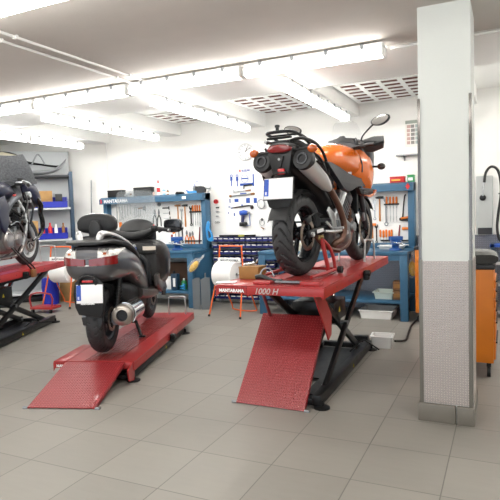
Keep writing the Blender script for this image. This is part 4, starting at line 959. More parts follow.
# footrests, gear
m = MB(); m.tube([(.13, .42, .36), (.17, .38, .38), (.26, .38, .39)], .012, 8, 3); m.tube([(.13, .30, .45), (.16, .33, .40), (.15, .42, .36)], .011, 8, 3); m.build('footrest', alu, A)
m = MB(); m.tube([(-.13, .42, .36), (-.17, .38, .38), (-.26, .38, .39)], .012, 8, 3); m.build('footrest', alu, A)
m = MB(); m.prism([(.40, .30), (.46, .36), (.40, .52), (.28, .58), (.24, .54), (.34, .46)], (.165, 0, 0), (0, 1, 0), (0, 0, 1), .012, .003); m.build('footrest_plate', alu, A)
m = MB(); m.tube([(.18, .44, .34), (.20, .56, .32), (.19, .66, .33)], .008, 8, 3); m.build('brake_pedal', steel, A)
m = MB(); m.tube([(.19, .14, .37), (.205, .3, .36), (.20, .52, .36), (.21, .60, .345)], [.012, .013, .012, .01], 8, 4); m.build('centre_stand_arm', alu, A)
# exhaust: pipes and two silencers
m = MB(); m.tube([(.03, 1.06, .60), (.04, 1.10, .42), (.06, .98, .22), (.08, .66, .17), (.14, .40, .20), (.19, .34, .25), (.21, .46, .29), (.215, .51, .38), (.21, .47, .50), (.20, .38, .62), (.185, .28, .72), (.18, .20, .76)], .029, 12, 5); m.build('exhaust_pipe', brown_steel, A)
m = MB(); m.tube([(.19, .44, .18), (.19, .25, .21), (.18, .10, .26), (.16, .02, .33)], .02, 10, 4); m.build('exhaust_pipe', brown_steel, A)
def silencer(s_):
    a = V((s_*.185, -.26, .962)); b = V((s_*.185, .30, .705)); d = (b-a).normalized(); dc = V((0, 1, -.17)).normalized()
    m = MB(); m.lathe([(.055, 0), (.084, .004), (.088, .03), (.088, .07), (.084, .075)], a, dc, 36, sx=.95, caps=False)
    m.lathe([(.084, .012), (.042, .006), (.040, -.002), (.032, -.002), (.030, .03), (.001, .035)], a, dc, 30)
    cap = m.build('silencer_end_cap', black_plastic, None)
    m = MB(); m.lathe([(.074, .045), (.083, .075), (.083, .10), (.072, .34), (.055, .48), (.038, .54), (.026, .57)], a+V((0, 0, .006)), d, 36, sx=.95); o = m.build('silencer', mat('silencer_silver', '#cfd0ce', .35, .5, var=.05), A); cap.parent = o
    m = MB(); m.lathe([(.050, .001), (.046, -.009), (.036, -.009), (.033, -.002)], a+dc*.004, dc, 30, caps=False); m.build('outlet_ring', mat('dark_steel', '#4a4b4e', .4, .8), o)
    m = MB(); m.lathe([(.031, .004), (.031, -.0035), (.001, -.0034)], a+dc*.012, dc, 24); 
    m.build('outlet', ink_black, o)
    for k in range(6):
        t = k*PI/3; x, y, _ = frame_of(dc); c = a+(x*math.cos(t)*.95+y*math.sin(t))*.066+dc*.009
        MB().cyl(c, c-dc*.006, .005, seg=8).build('cap_bolt', steel, o)
    # heat shield strip
    m = MB(); m.tube([a+V((s_*.088, .0, .02))+d*.10, a+V((s_*.086, 0, .02))+d*.45], [.012, .01], 8, flat=.4); m.build('heat_shield', black_plastic, o)
both(silencer)
# tail, seat, lights
m = MB(); m.body([(-.30, 0, 1.055, .085, .03, .035, 3), (-.24, 0, 1.055, .115, .045, .06, 3), (-.08, 0, 1.03, .125, .05, .08, 3), (.12, 0, .98, .13, .05, .10, 3)], 24, 4); tl = m.build('tail_fairing', black_plastic, A)
m = MB(); m.prism([(-.11, 1.05), (.11, 1.05), (.10, .99), (.075, .85), (-.075, .85), (-.10, .99)], (0, -.255, 0), (1, 0, 0), (0, 0, 1), .05, .012); m.prism([(-.04, .99), (.04, .99), (.012, .90), (-.012, .90)], (0, -.285, 0), (1, 0, 0), (0, 0, 1), .02, .006); ut = m.build('undertail', black_plastic, A)
MB().lathe([(.001, .004), (.010, .002), (.012, 0)], (0.0, -.296, .965), (0, -1, 0), 14).build('lock_button', steel, ut)
m = MB(); m.body([(-.318, 0, 1.045, .08, .028, .022, 2.4), (-.308, 0, 1.045, .10, .035, .030, 2.4), (-.27, 0, 1.045, .108, .037, .032, 2.4)], 24, 3); m.build('tail_light', red_lens, A)
m = MB(); m.box((.015, -.292, .868), (.06, .012, .045), None, .004); m.build('reflector', mat('reflector_red', '#c81f24', .25, coat=.5), A)
m = MB(); m.body([(-.26, 0, 1.105, .09, .012, .025, 3), (-.15, 0, 1.10, .125, .03, .05, 3), (.02, 0, 1.05, .14, .04, .06, 3), (.16, 0, .985, .15, .035, .06, 3), (.30, 0, .955, .13, .035, .05, 3), (.42, 0, .96, .09, .03, .05, 3)], 24, 5); m.build('seat', seat_vinyl, A)
m = MB()
m.tube([(-.12, .05, 1.10), (-.125, -.14, 1.155), (-.115, -.27, 1.175), (-.06, -.31, 1.178), (.06, -.31, 1.178), (.115, -.27, 1.175), (.125, -.14, 1.155), (.12, .05, 1.10)], .013, 10, 4)
m.tube([(-.11, -.28, 1.135), (.11, -.28, 1.135)], .010, 8); m.tube([(-.115, -.2, 1.165), (.115, -.2, 1.165)], .008, 8)
rk_ = m.build('luggage_rack', black_metal, A); m = MB(); m.lathe([(.014, 0), (.014, .035), (.02, .038), (.02, .055), (.001, .06)], (-.01, -.29, 1.18), seg=14); m.build('rack_knob', black_plastic, rk_)
def rail(s_):
    m = MB(); m.tube([(s_*.10, -.30, 1.10), (s_*.16, -.22, 1.125), (s_*.18, -.02, 1.11), (s_*.185, .14, 1.04), (s_*.19, .22, .92), (s_*.185, .26, .80), (s_*.18, .36, .70)], .013, 10, 5)
    m.tube([(s_*.12, -.05, 1.07), (s_*.19, .08, .98), (s_*.20, .17, .86), (s_*.20, .22, .78)], .012, 10, 4)
    m.tube([(s_*.14, -.26, 1.06), (s_*.19, -.10, .98), (s_*.19, .10, .87), (s_*.19, .22, .78)], .010, 8, 4)
    m.build('pannier_rail', black_metal, A)
both(rail)
def ind(s_):
    m = MB(); m.tube([(s_*.09, -.25, 1.035), (s_*.24, -.235, 1.03+.01*s_)], .012, 8); st = m.build('indicator_stalk', black_plastic, A)
    m = MB(); m.ball((s_*.265, -.235, 1.035), (.042, .035, .034), 16, 10); m.build('indicator_lens', amber_lens, st)
both(ind)
m = MB(); m.prism([(-.10, .80), (.10, .80), (.122, .67), (.09, .595), (.075, .585), (-.085, .58), (-.10, .59), (-.122, .66)], (0, -.30, 0), (1, 0, 0), (0, 0, 1), .014, .004); mf = m.build('mud_flap', black_plastic, A)
m = MB(); arm(m, (0, -.30, .86), (0, -.02, .82), .12, .02); m.build('plate_bracket', black_plastic, A)
plate_part(A, (.012, -.345, .732), .255, .165, -.12)
m = MB(); m.tube([(-.2, -.2, .88), (-.24, -.1, .80), (-.20, 0, .72)], [.02, .012, .01], 8, 4); m.tube([(-.24, -.12, .79), (-.16, -.16, .82), (-.1, -.2, .86)], .010, 8, 3); m.tube([(-.22, -.16, .74), (-.15, -.12, .78)], .014, 8); m.build('silencer_bracket', black_metal, A)
# fuel tank and orange fairing
m = MB(); m.body([(.38, 0, 1.02, .07, .04, .08, 2.4), (.44, 0, 1.03, .13, .085, .12, 2.4), (.55, 0, 1.03, .185, .125, .14, 2.5), (.70, 0, 1.02, .215, .150, .15, 2.6), (.86, 0, 1.01, .23, .155, .15, 2.6), (.98, 0, .99, .225, .14, .14, 2.6)], 36, 5); tk = m.build('fuel_tank', orange_paint, A)
m = MB(); m.lathe([(.001, .012), (.035, .01), (.042, 0)], (0, .70, 1.172), (0, 0, 1), 24); m.build('fuel_cap', steel, tk)
def shroud(s_):
    m = MB()   # side fairing: a curved shell from the tank to the nose
    st = [(.86, 0, .98, .15, .12), (.93, 0, .97, .245, .15), (1.02, 0, .955, .27, .17), (1.12, 0, .93, .28, .19), (1.2, 0, .90, .27, .19), (1.27, 0, .87, .235, .17), (1.31, 0, .86, .19, .13)]
    rings = []
    for y, _, zc, x, h in st:
        ring = []
        for k in range(12):
            t = 2*PI*k/12; ring.append(V((s_*(x-.045+.045*math.cos(t)*1.0-.02*abs(math.sin(t))), y, zc+h*math.sin(t))))
        rings.append(ring)
    m.loft(rings); return m.build('side_fairing', orange_paint, A)
both(shroud)
def seam(s_):
    m = MB(); m.tube([(s_*.15, .83, 1.135), (s_*.20, .90, 1.08), (s_*.235, .93, 1.0), (s_*.235, .94, .90)], .009, 8, 4); m.build('fairing_gap', ink_black, A)
both(seam)
def sidepan(s_):
    m = MB(); m.prism([(.12, .96), (.26, .96), (.40, .93), (.60, .885), (.85, .85), (1.05, .84), (1.26, .80), (1.28, .775), (1.05, .77), (.84, .775), (.72, .72), (.62, .70), (.52, .74), (.42, .80), (.30, .87)], (s_*.195, 0, 0), (0, 1, s_*0), (0, 0, 1), .05, .018)
    o = m.build('side_cover', grey_plastic, A)
    m = MB(); m.prism([(.84, .75), (1.25, .75), (1.25, .69), (1.10, .665), (.90, .69)], (s_*.215, 0, 0), (0, 1, 0), (0, 0, 1), .05, .012); f = m.build('lower_fairing', black_plastic, A)
    m = MB(); m.prism([(.88, .685), (1.10, .655), (1.27, .685), (1.29, .74), (1.22, .70), (1.05, .68)], (s_*.235, 0, 0), (0, 1, 0), (0, 0, 1), .055, .012); m.build('lower_fairing_trim', orange_paint, f)
    m = MB()
    for k in range(3): m.box((s_*.243, 1.02, .735-.018*k), (.012, .16, .006), (.1, 0, 0))
    m.build('fairing_slots', grey_plastic, f)
both(sidepan)
# nose: cowl, screen, instruments, bars
m = MB(); m.body([(.96, 0, 1.15, .17, .05, .08, 3), (1.08, 0, 1.13, .27, .12, .13, 2.6), (1.26, 0, 1.08, .25, .12, .14, 2.6), (1.40, 0, 1.02, .19, .10, .13, 2.4), (1.52, 0, .97, .11, .05, .08, 2.2)], 30, 4); cw = m.build('front_cowl', mat('cowl_dark', '#26282c', .3, coat=.4), A)
m = MB(); m.body([(1.44, 0, .99, .14, .05, .05, 3), (1.51, 0, .98, .10, .04, .045, 3), (1.54, 0, .975, .05, .02, .025, 3)], 20, 3); m.build('headlight', clear_lens, cw)
m = MB(); m.prism([(-.16, -.03), (-.13, .04), (-.03, .04), (-.02, .08), (.03, .08), (.05, .035), (.14, .04), (.16, -.03)], (0, 1.0, 1.20), (1, 0, 0), (0, .5, 1), .05, .012); m.build('instrument_panel', black_plastic, A)
m = MB(); rings = []
for k in range(9):
    t = k/8; z = 1.16+.27*t; y = 1.22-.14*t; w_ = .18*(1-.35*t*t)*(1 if t < .9 else .8)
    rings.append([V((w_*math.sin(a), y+.10*math.cos(a)-.1+.09, z)) for a in [(-1+2*j/14)*1.35 for j in range(15)]]+[V((w_*.98*math.sin(a), y+.10*math.cos(a)-.014, z)) for a in [(1-2*j/14)*1.35 for j in range(15)]])
m.loft(rings); m.build('windscreen', screen_plastic, A)
m = MB(); m.tube([(-.40, .80, 1.145), (-.30, .86, 1.15), (-.12, .95, 1.14), (-.05, .97, 1.13), (.05, .97, 1.13), (.12, .95, 1.14), (.30, .86, 1.15), (.40, .80, 1.145)], .013, 10, 4); m.box((0, .97, 1.11), (.18, .06, .05), None, .01); hb = m.build('handlebar', black_metal, A)
def side_ctl(s_):
    MB().tube([(s_*.29, .865, 1.15), (s_*.42, .79, 1.145)], .019, 12).build('grip', black_plastic, hb)
    m = MB(); m.box((s_*.27, .88, 1.155), (.06, .06, .06), (0, 0, 0), .012); m.lathe([(.001, .0), (.03, 0), (.032, .03), (.001, .035)], (s_*.235, .93, 1.17), seg=16); m.build('switchgear', black_plastic, hb)
    MB().tube([(s_*.24, .93, 1.16), (s_*.33, .90, 1.16), (s_*.43, .85, 1.15)], [.008, .006, .005], 8, 3).build('lever', alu, hb)
    g = MB(); rings = []
    for k in range(9):
        t = k/8; x = .24+.25*t; y = .98-.16*t**1.6; h = .072*(1-.35*abs(t-.45)*1.4)
        rings.append([V((s_*x, y, 1.155-h)), V((s_*x, y+.012, 1.155-h*.6)), V((s_*x, y+.022, 1.16)), V((s_*x, y+.012, 1.16+h*.6)), V((s_*x, y, 1.16+h)), V((s_*x, y-.008, 1.16+h*.6)), V((s_*x, y+.0, 1.16)), V((s_*x, y-.008, 1.155-h*.6))])
    g.loft(rings); g.tube([(s_*.485, .83, 1.155), (s_*.46, .79, 1.148), (s_*.42, .79, 1.145)], .010, 8, 3); g.build('hand_guard', black_plastic, hb)
    m = MB(); m.tube([(s_*.24, .90, 1.17), (s_*.27, .88, 1.24), (s_*.36, .86, 1.315), (s_*.39, .85, 1.33)], .008, 8, 4); st = m.build('mirror_stem', black_metal, hb)
    c = V((s_*.455, .85, 1.362)); m = MB(); R = Euler((-.12, -.22*s_, -.1*s_)).to_matrix()
    rr = [[], []]; n = 28
    def ov(sc, dy): return [c+R@V((sc*.092*math.cos(2*PI*k/n)*(1+.12*math.sin(2*PI*k/n)), dy, sc*.044*math.sin(2*PI*k/n))) for k in range(n)]
    m.loft([ov(.93, -.010), ov(1.0, -.012), ov(1.05, 0), ov(.95, .025), ov(.5, .045), ov(.1, .05)]); sh = m.build('mirror_shell', black_plastic, st)
    m = MB(); m.loft([ov(.90, -.0125), ov(.90, -.0105)]); m.build('mirror_glass', mat('mirror_glass', '#e6e9ea', .03, 1.), sh) if False else m.build('mirror_glass', mat('mirror_glass', '#dfe3e4', .04, 1.), st)
    m = MB(); m.tube([(s_*.20, 1.25, .975), (s_*.30, 1.22, .965)], .011, 8); s2_ = m.build('indicator_stalk', black_plastic, A); m = MB(); m.ball((s_*.335, 1.22, .965), (.042, .035, .034)); m.build('indicator_lens', mat('smoked_lens', '#2d2522', .15, coat=.6), s2_)
both(side_ctl)
for (a_, b_, c_) in (((.1, .96, 1.15), (.14, 1.02, 1.10), (.05, 1.05, 1.0)), ((.2, .92, 1.16), (.16, .98, 1.24), (.06, 1.04, 1.15)), ((-.1, .96, 1.15), (-.14, 1.02, 1.1), (-.05, 1.05, 1.0)), ((-.22, .92, 1.16), (-.15, 1.0, 1.22), (-.05, 1.06, 1.12))):
    MB().tube([a_, b_, c_], .005, 6, 4).build('cable', black_plastic, hb)
# fork and mudguard
m = MB()
def fk(s_):
    m.cyl((s_*.095, 1.42, .345), (s_*.095, 1.25, .74), .028); m.cyl((s_*.095, 1.25, .74), (s_*.095, 1.08, 1.12), .022)
both(fk); m.box((0, 1.10, 1.08), (.25, .07, .03), (.4, 0, 0), .008); m.box((0, 1.17, .92), (.25, .08, .04), (.4, 0, 0), .008); m.cyl((-.1, 1.42, .345), (.1, 1.42, .345), .014); m.build('front_fork', mat('fork_metal', '#4c4e52', .35, .8), A)
m = MB(); rings = []
for k in range(12):
    a = math.radians(35+k*11); R_ = .375
    rings.append([V((x, 1.42+R_*math.cos(a), .345+R_*math.sin(a)+dz)) for x, dz in ((-.075, -.045), (-.06, -.01), (0, .004), (.06, -.01), (.075, -.045), (.055, -.02), (0, -.006), (-.055, -.02))])
m.loft(rings); m.build('front_mudguard', black_plastic, A)
def cal(s_): MB().box((s_*.09, 1.34, .47), (.045, .05, .10), (.35, 0, 0), .012).build('front_caliper', dull_steel, A)
both(cal)
# paddock stand under the swingarm: a thing of its own
ps = empty('paddock_stand', (-1.604, 4.324, .941), math.radians(-6.5), 'red paddock stand on the deck holding up the rear wheel of the orange motorcycle', 'stand')
def pst(s_):
    m = MB(); m.tube([(s_*.19, .06, .315), (s_*.21, .08, .18), (s_*.225, .11, .04)], .018, 10, 3); m.build('upright', red_paint, ps)
    m = MB(); m.tube([(s_*.19, .06, .31), (s_*.21, .16, .24), (s_*.225, .22, .14), (s_*.23, .24, .04)], .015, 10, 4); m.build('upright', red_paint, ps)
    m = MB(); m.cyl((s_*.15, .05, .32), (s_*.21, .06, .33), .017); m.b2(s_*.15, s_*.19, .02, .09, .305, .33, .004); m.build('lifting_hook', mat('brass_hook', '#8e7a4c', .4, .7), ps)
    m = MB(); m.lathe([(.001, -.018), (.03, -.018), (.03, .018), (.001, .018)], (s_*.27, .26, .031), (1, 0, 0), 20); m.build('stand_wheel', black_plastic, ps)
    m = MB(); m.tube([(s_*.235, .27, .035), (s_*.235, .0, .025), (s_*.225, -.23, .02)], .014, 10, 3); m.build('side_bar', red_paint, ps)
both(pst)
m = MB(); m.cyl((-.235, .27, .035), (.26, .27, .035), .013); m.build('cross_bar', red_paint, ps)
# hoop holding the front wheel
r = empty('wheel_chock', (-1.604, 4.324, .941), math.radians(-6.5), 'steel tube hoop chock around the front wheel of the orange motorcycle', 'wheel chock')
MB().tube([(.14, 1.22, 0), (.14, 1.24, .19), (.12, 1.27, .22), (.12, 1.5, .21), (.13, 1.54, .17), (.13, 1.56, 0)], .010, 10, 4).build('hoop', alu, r)
MB().tube([(-.14, 1.22, 0), (-.14, 1.24, .19), (-.12, 1.27, .22), (-.12, 1.5, .21), (-.13, 1.54, .17), (-.13, 1.56, 0)], .010, 10, 4).build('hoop', alu, r)
# ------------------------------------------------------------------ grey maxi scooter on the low lift
sc = empty('scooter', (-3.485, 4.005, .199), math.radians(21.8), 'grey maxi scooter with black seat backrest standing on the low red lift', 'scooter')
A = sc
wheel(A, 0, .325, .315, .155, .195, 5, 'rear_wheel', mat('scooter_rim', '#5a5d61', .35, .7), [(.085, .115)], .05, 'v', na=240)
wheel(A, 1.70, .285, .285, .12, .185, 5, 'front_wheel', MATS['scooter_rim'], [(.07, .125), (-.07, .125)], .045, 'v', na=200)
# engine / drive unit between body and rear wheel
m = MB(); m.body([(-.06, .135, .345, .035, .07, .07, 3), (.15, .14, .34, .045, .08, .09, 3), (.42, .10, .33, .07, .1, .1, 3), (.60, 0, .34, .16, .12, .1, 3)], 20, 4); m.build('drive_unit', dull_steel, A)
m = MB(); m.body([(-.08, -.135, .345, .04, .08, .08, 3), (.15, -.14, .34, .05, .09, .1, 3), (.5, -.12, .34, .07, .1, .1, 3)], 20, 4); m.build('belt_case', dull_steel, A)
m = MB(); m.body([(-.02, 0, .62, .11, .05, .10, 3), (.25, 0, .56, .18, .1, .18, 3), (.60, 0, .46, .2, .14, .16, 3), (.95, 0, .38, .18, .1, .14, 3)], 20, 4); m.build('under_body', black_plastic, A)
for s_ in (-1, 1):
    m = MB(); m.tube([(s_*.14, -.02, .42), (s_*.16, .06, .70)], .026, 12); 
    for k in range(7): m.lathe([(.034, -.006), (.034, .006), (.02, .006), (.02, -.006)], (s_*(.142+.0022*k), -.01+.009*k, .45+.03*k), (s_*.02, .08, .28), 14, True)
    m.build('shock_absorber', black_metal, A)
# main grey body: tail, flanks
ST = [(-.345, 0, .90, .10, .05, .05, 2.6), (-.33, 0, .90, .175, .11, .12, 2.8), (-.27, 0, .905, .225, .135, .18, 3), (-.15, 0, .90, .25, .15, .20, 3), (.05, 0, .875, .27, .16, .19, 3), (.28, 0, .82, .275, .16, .15, 3), (.52, 0, .72, .272, .17, .16, 3), (.74, 0, .60, .25, .15, .15, 3), (.90, 0, .52, .22, .1, .12, 3)]
m = MB(); m.body(ST, 44, 5); bd = m.build('tail_body', grey_metal_paint, A)
# black spoiler and grab rails
m = MB(); m.body([(-.37, 0, 1.068, .12, .012, .014, 3), (-.34, 0, 1.072, .185, .016, .018, 3), (-.24, 0, 1.078, .22, .02, .022, 3), (-.05, 0, 1.055, .245, .03, .03, 3), (.2, 0, 1.0, .262, .03, .04, 3), (.45, 0, .90, .255, .03, .05, 3), (.60, 0, .82, .22, .02, .04, 3)], 32, 5); m.build('tail_spoiler', black_plastic, A)
for s_ in (-1, 1):
    m = MB(); m.tube([(s_*.085, -.26, 1.085), (s_*.10, -.24, 1.135), (s_*.115, -.19, 1.15), (s_*.17, -.06, 1.125), (s_*.225, .16, 1.045), (s_*.245, .36, .955)], [.03, .034, .030, .024, .018, .010], 12, 5, flat=.8); m.build('grab_rail', mat('grab_silver', '#c3c5c6', .3, .7), A)
# grey panel between the lamps with the maker's name
m = MB(); rings = []
def face(zlo, zhi, xs, off=.006, yoff=0):
    pass
eyp = V((0, .45, 1)).normalized(); op_ = V((0, -.350, .925)); npn = V((0, -1, .45)).normalized()
m = MB(); m.prism([(-.095, 0), (.095, 0), (.105, .115), (-.105, .115)], op_, (1, 0, 0), eyp, .014, .004); gp = m.build('tail_panel', grey_metal_paint, A)
text('lettering', 'SUZUKI', .036, mat('badge_grey', '#a9abad', .4, .6), gp, op_+eyp*.060+npn*.0085+V((-.075, 0, 0)), ey=eyp, bold=.001)
def wrap(z0, z1, x0, x1, off, name, m_, par):
    """a band lying on the tail surface between heights z0..z1 and widths x0..x1 (|x|), following it round the corner"""
    Q = catmull([V((a[0], a[1], a[2])) for a in ST], 5); W = catmull([V((a[3], a[4], a[5])) for a in ST], 5); PW = catmull([V((a[6], 0, 0)) for a in ST], 5)
    def surf(z, x):     # y of the tail surface at height z and half width x
        for q, w, p in zip(Q, W, PW):
            hh = w.y if z > q.z else w.z
            u = abs(z-q.z)/max(hh, 1e-4)
            if u < 1 and w.x*(1-u**p.x)**(1/p.x) >= x: return q.x
        return 0
    def wmax(z, y):
        best = 0
        for q, w, p in zip(Q, W, PW):
            if q.x <= y+1e-6:
                hh = w.y if z > q.z else w.z; u = abs(z-q.z)/max(hh, 1e-4)
                if u < 1: best = max(best, w.x*(1-u**p.x)**(1/p.x))
        return best
    for s_ in (-1, 1):
        mm = MB(); n = 18; rows = []
        for i in range(n+1):
            t = i/n; x = x0+(x1-x0)*t
            pts = []
            for j in range(5):
                z = z0(t)+(z1(t)-z0(t))*j/4
                y = surf(z, x); pts.append((x, y, z))
            rows.append(pts)
        outer = [[mm.v((s_*(x+(off if t_ > n*.6 else 0)), y-off, z)) for (x, y, z) in r] for t_, r in enumerate(rows)]
        inner = [[mm.v((s_*(x-.012), y+.012, z)) for (x, y, z) in r] for r in rows]
        for i in range(n):
            for j in range(4):
                mm._face([outer[i][j], outer[i][j+1], outer[i+1][j+1], outer[i+1][j]])
            for (a_, b_) in ((0, 0), (4, 4)): mm._face([outer[i][a_], outer[i+1][a_], inner[i+1][a_], inner[i][a_]])
        for e in (0, n):
            for j in range(4): mm._face([outer[e][j], outer[e][j+1], inner[e][j+1], inner[e][j]])
        mm.build(name, m_, par, ang=50)
wrap(lambda t: .865+.01*t, lambda t: .925+.03*t, .02, .236, .012, 'tail_light', red_lens, A)
wrap(lambda t: .925+.03*t, lambda t: 1.025-.02*t, .10, .238, .010, 'tail_lens', clear_lens, A)
wrap(lambda t: .965, lambda t: .985, .145, .162, .013, 'indicator_bulb', amber_lens, A)
m = MB(); m.b2(-.09, .09, -.352, -.335, .862, .876, .004); m.build('reflector_strip', clear_lens, A)
# seam line, number plate unit
m = MB(); m.prism([(-.06, .78), (.06, .78), (.13, .72), (.14, .60), (.12, .44), (.10, .40), (-.10, .43), (-.13, .50), (-.14, .62), (-.12, .72)], (0, -.335, 0), (1, 0, 0), (0, 0, 1), .03, .01); m.build('plate_fender', black_plastic, A)
m = MB(); m.prism([(-.10, .40), (-.085, .33), (.075, .29), (.09, .34), (.10, .42)], (0, -.325, 0), (1, 0, 0), (0, .1, 1), .016, .004); m.build('mud_flap', black_plastic, A)
m = MB(); m.tube([(-.075, -.36, .70), (-.07, -.365, .75), (-.03, -.365, .775), (.03, -.365, .775), (.07, -.365, .75), (.075, -.36, .70)], .012, 10, 4); m.build('plate_light_hood', black_plastic, A)
m = MB(); m.b2(-.05, .05, -.368, -.35, .722, .742, .004); m.build('lower_reflector', mat('reflector_red', '#c81f24', .25, coat=.5), A)
o, fr = plate_part(A, (.018, -.372, .622), .238, .165, -.10)
text('lettering', 'MANTARAMA', .020, letter_white, fr, (-.06, -.388, .530), bold=.001)
text('lettering', 'B 5', .03, ink_grey, o, (-.055, -.385, .60), (0, 0, 1), (-1, 0, 0)) if False else None
# seats
m = MB(); m.body([(-.22, 0, 1.075, .12, .02, .03, 3), (-.12, 0, 1.085, .165, .04, .04, 3), (.10, 0, 1.07, .175, .05, .06, 3), (.30, 0, 1.03, .17, .05, .08, 3), (.42, 0, .97, .17, .05, .08, 3), (.62, 0, .90, .165, .05, .08, 3), (.82, 0, .885, .13, .05, .08, 3), (.92, 0, .90, .08, .03, .05, 3)], 30, 5); m.build('seat', seat_vinyl, A)
m = MB(); m.body([(-.075, 0, 1.215, .13, .06, .04, 2.8), (-.06, 0, 1.215, .175, .10, .06, 2.8), (-.03, 0, 1.215, .19, .115, .07, 2.8), (.005, 0, 1.215, .185, .11, .065, 2.8), (.025, 0, 1.215, .15, .07, .04, 2.8)], 36, 4); br = m.build('backrest', seat_vinyl, A)
m = MB(); m.prism([(-.06, 0), (.06, 0), (.055, .12), (.03, .18), (-.03, .18), (-.055, .12)], (0, -.095, 1.085), (1, 0, 0), (0, .05, 1), .035, .012); m.build('backrest_bracket', black_plastic, br)
m = MB(); m.tube([(.186*math.cos(t), -.035, 1.24+.09*math.sin(t)) for t in [k*PI/14 for k in range(29)]][:28], .006, 6, closed=True); m.build('piping', black_gloss, br)
# floorboards, centre tunnel and leg shield
m = MB(); m.body([(.55, 0, .50, .25, .05, .08, 4), (.80, 0, .46, .275, .05, .08, 4), (1.10, 0, .44, .28, .05, .09, 4), (1.30, 0, .48, .27, .08, .12, 4), (1.42, 0, .52, .24, .1, .14, 4)], 30, 4); m.build('floorboard', mat('scooter_lower', '#4c4644', .32, .4, coat=.6), A)
m = MB(); m.body([(.60, 0, .72, .12, .10, .16, 3), (.85, 0, .68, .12, .12, .16, 3), (1.05, 0, .70, .13, .14, .2, 3), (1.2, 0, .78, .16, .18, .3, 3)], 24, 4); m.build('centre_tunnel', grey_plastic, A)
ls = MB(); ls.body([(1.06, .01, .80, .27, .20, .22, 5), (1.11, .01, .79, .35, .225, .27, 4.5), (1.22, .01, .79, .385, .235, .30, 3.6), (1.36, .01, .77, .37, .24, .36, 2.8), (1.52, 0, .78, .28, .22, .38, 2.8), (1.72, 0, .82, .20, .16, .22, 2.6), (1.88, 0, .84, .12, .08, .12, 2.4), (1.96, 0, .84, .05, .03, .05, 2.2)], 40, 5); ls = ls.build('leg_shield', mat('scooter_front', '#1a191b', .38, .1, coat=.5, var=.04), A)
m = MB(); m.prism([(-.29, 0), (.29, 0), (.25, .13), (-.25, .13)], (0, 1.055, .855), (1, 0, 0), (0, .10, 1), .05, .015); gb = m.build('glove_box', black_plastic, ls)
m = MB(); m.box((.215, 1.030, .925), (.15, .004, .045), (.05, 0, 0)); m.build('warning_sticker', mat('sticker_cream', '#e6ddd0', .5), gb)
m = MB(); m.box((.045, 1.025, .905), (.05, .02, .07), None, .006); m.build('key_fob', ink_blue, gb)
m = MB(); m.lathe([(.001, .012), (.02, .010), (.024, 0)], (.04, 1.04, .95), (0, -1, 0), 18); m.build('ignition_lock', alu, gb)
for s_ in (-1, 1):
    m = MB(); m.tube([(s_*.10, 1.06, .84), (s_*.17, 1.045, .76), (s_*.18, 1.06, .60), (s_*.20, 1.08, .50)], [.03, .035, .03, .02], 10, 4); m.build('inner_panel', grey_plastic, ls)
    m = MB(); m.prism([(.98, .50), (1.16, .42), (1.36, .36), (1.46, .42), (1.34, .58), (1.15, .66), (.98, .62)], (s_*.285, 0, 0), (0, 1, 0), (0, 0, 1), .05, .018); m.build('lower_cowl', MATS['scooter_lower'], ls)
    m = MB(); m.prism([(1.20, .36), (1.34, .34), (1.36, .44), (1.24, .46)], (s_*.30, 0, 0), (0, 1, 0), (0, 0, 1), .02, .006); m.build('air_intake', ink_black, ls)
# front cowl, dash, bars, screen
m = MB(); m.body([(1.20, 0, 1.08, .12, .05, .06, 3), (1.30, 0, 1.10, .20, .13, .12, 2.6), (1.42, 0, 1.10, .205, .155, .14, 2.4), (1.54, 0, 1.05, .18, .12, .16, 2.4), (1.70, 0, .95, .14, .08, .14, 2.4)], 32, 4); db = m.build('instrument_cowl', mat('cowl_black', '#08080a', .6), A)
m = MB(); m.prism([(.13*math.cos(t), .075*math.sin(t)) for t in [k*PI/12 for k in range(13)]], (0, 1.262, 1.10), (1, 0, 0), (0, .35, 1), .014, .004); ip = m.build('instrument_panel', ink_black, db)
for x, q in ((-.045, .034), (.045, .034)):
    m = MB(); m.lathe([(q, -.003), (q, .004), (q*.88, .004), (q*.88, -.003)], (x, 1.272-.01, 1.135), (0, -1, .35), 24, True); m.build('gauge_ring', dull_steel, ip)
m = MB(); m.tube([(-.42, 1.02, 1.13), (-.30, 1.09, 1.14), (-.16, 1.14, 1.09), (0, 1.13, 1.06), (.16, 1.14, 1.09), (.30, 1.09, 1.14), (.42, 1.02, 1.13)], [.018, .025, .045, .05, .045, .025, .018], 14, 4); hb = m.build('handlebar_cover', black_plastic, A)
for s_ in (-1, 1):
    MB().tube([(s_*.30, 1.085, 1.14), (s_*.45, 1.0, 1.125)], .020, 12).build('grip', mat('grip_rubber', '#1d1d1f', .75), hb)
    MB().cyl((s_*.45, 1.0, 1.125), (s_*.47, .99, 1.122), .016, seg=14).build('bar_end', steel, hb)
    MB().tube([(s_*.28, 1.13, 1.13), (s_*.38, 1.10, 1.13), (s_*.46, 1.05, 1.12)], [.010, .008, .006], 8, 3).build('brake_lever', alu, hb)
    m = MB(); m.box((s_*.27, 1.08, 1.15), (.07, .07, .06), None, .014); m.build('switch_box', black_plastic, hb)
    MB().box((s_*.275, 1.05, 1.185), (.014, .012, .010)).build('red_switch', ink_red, hb)
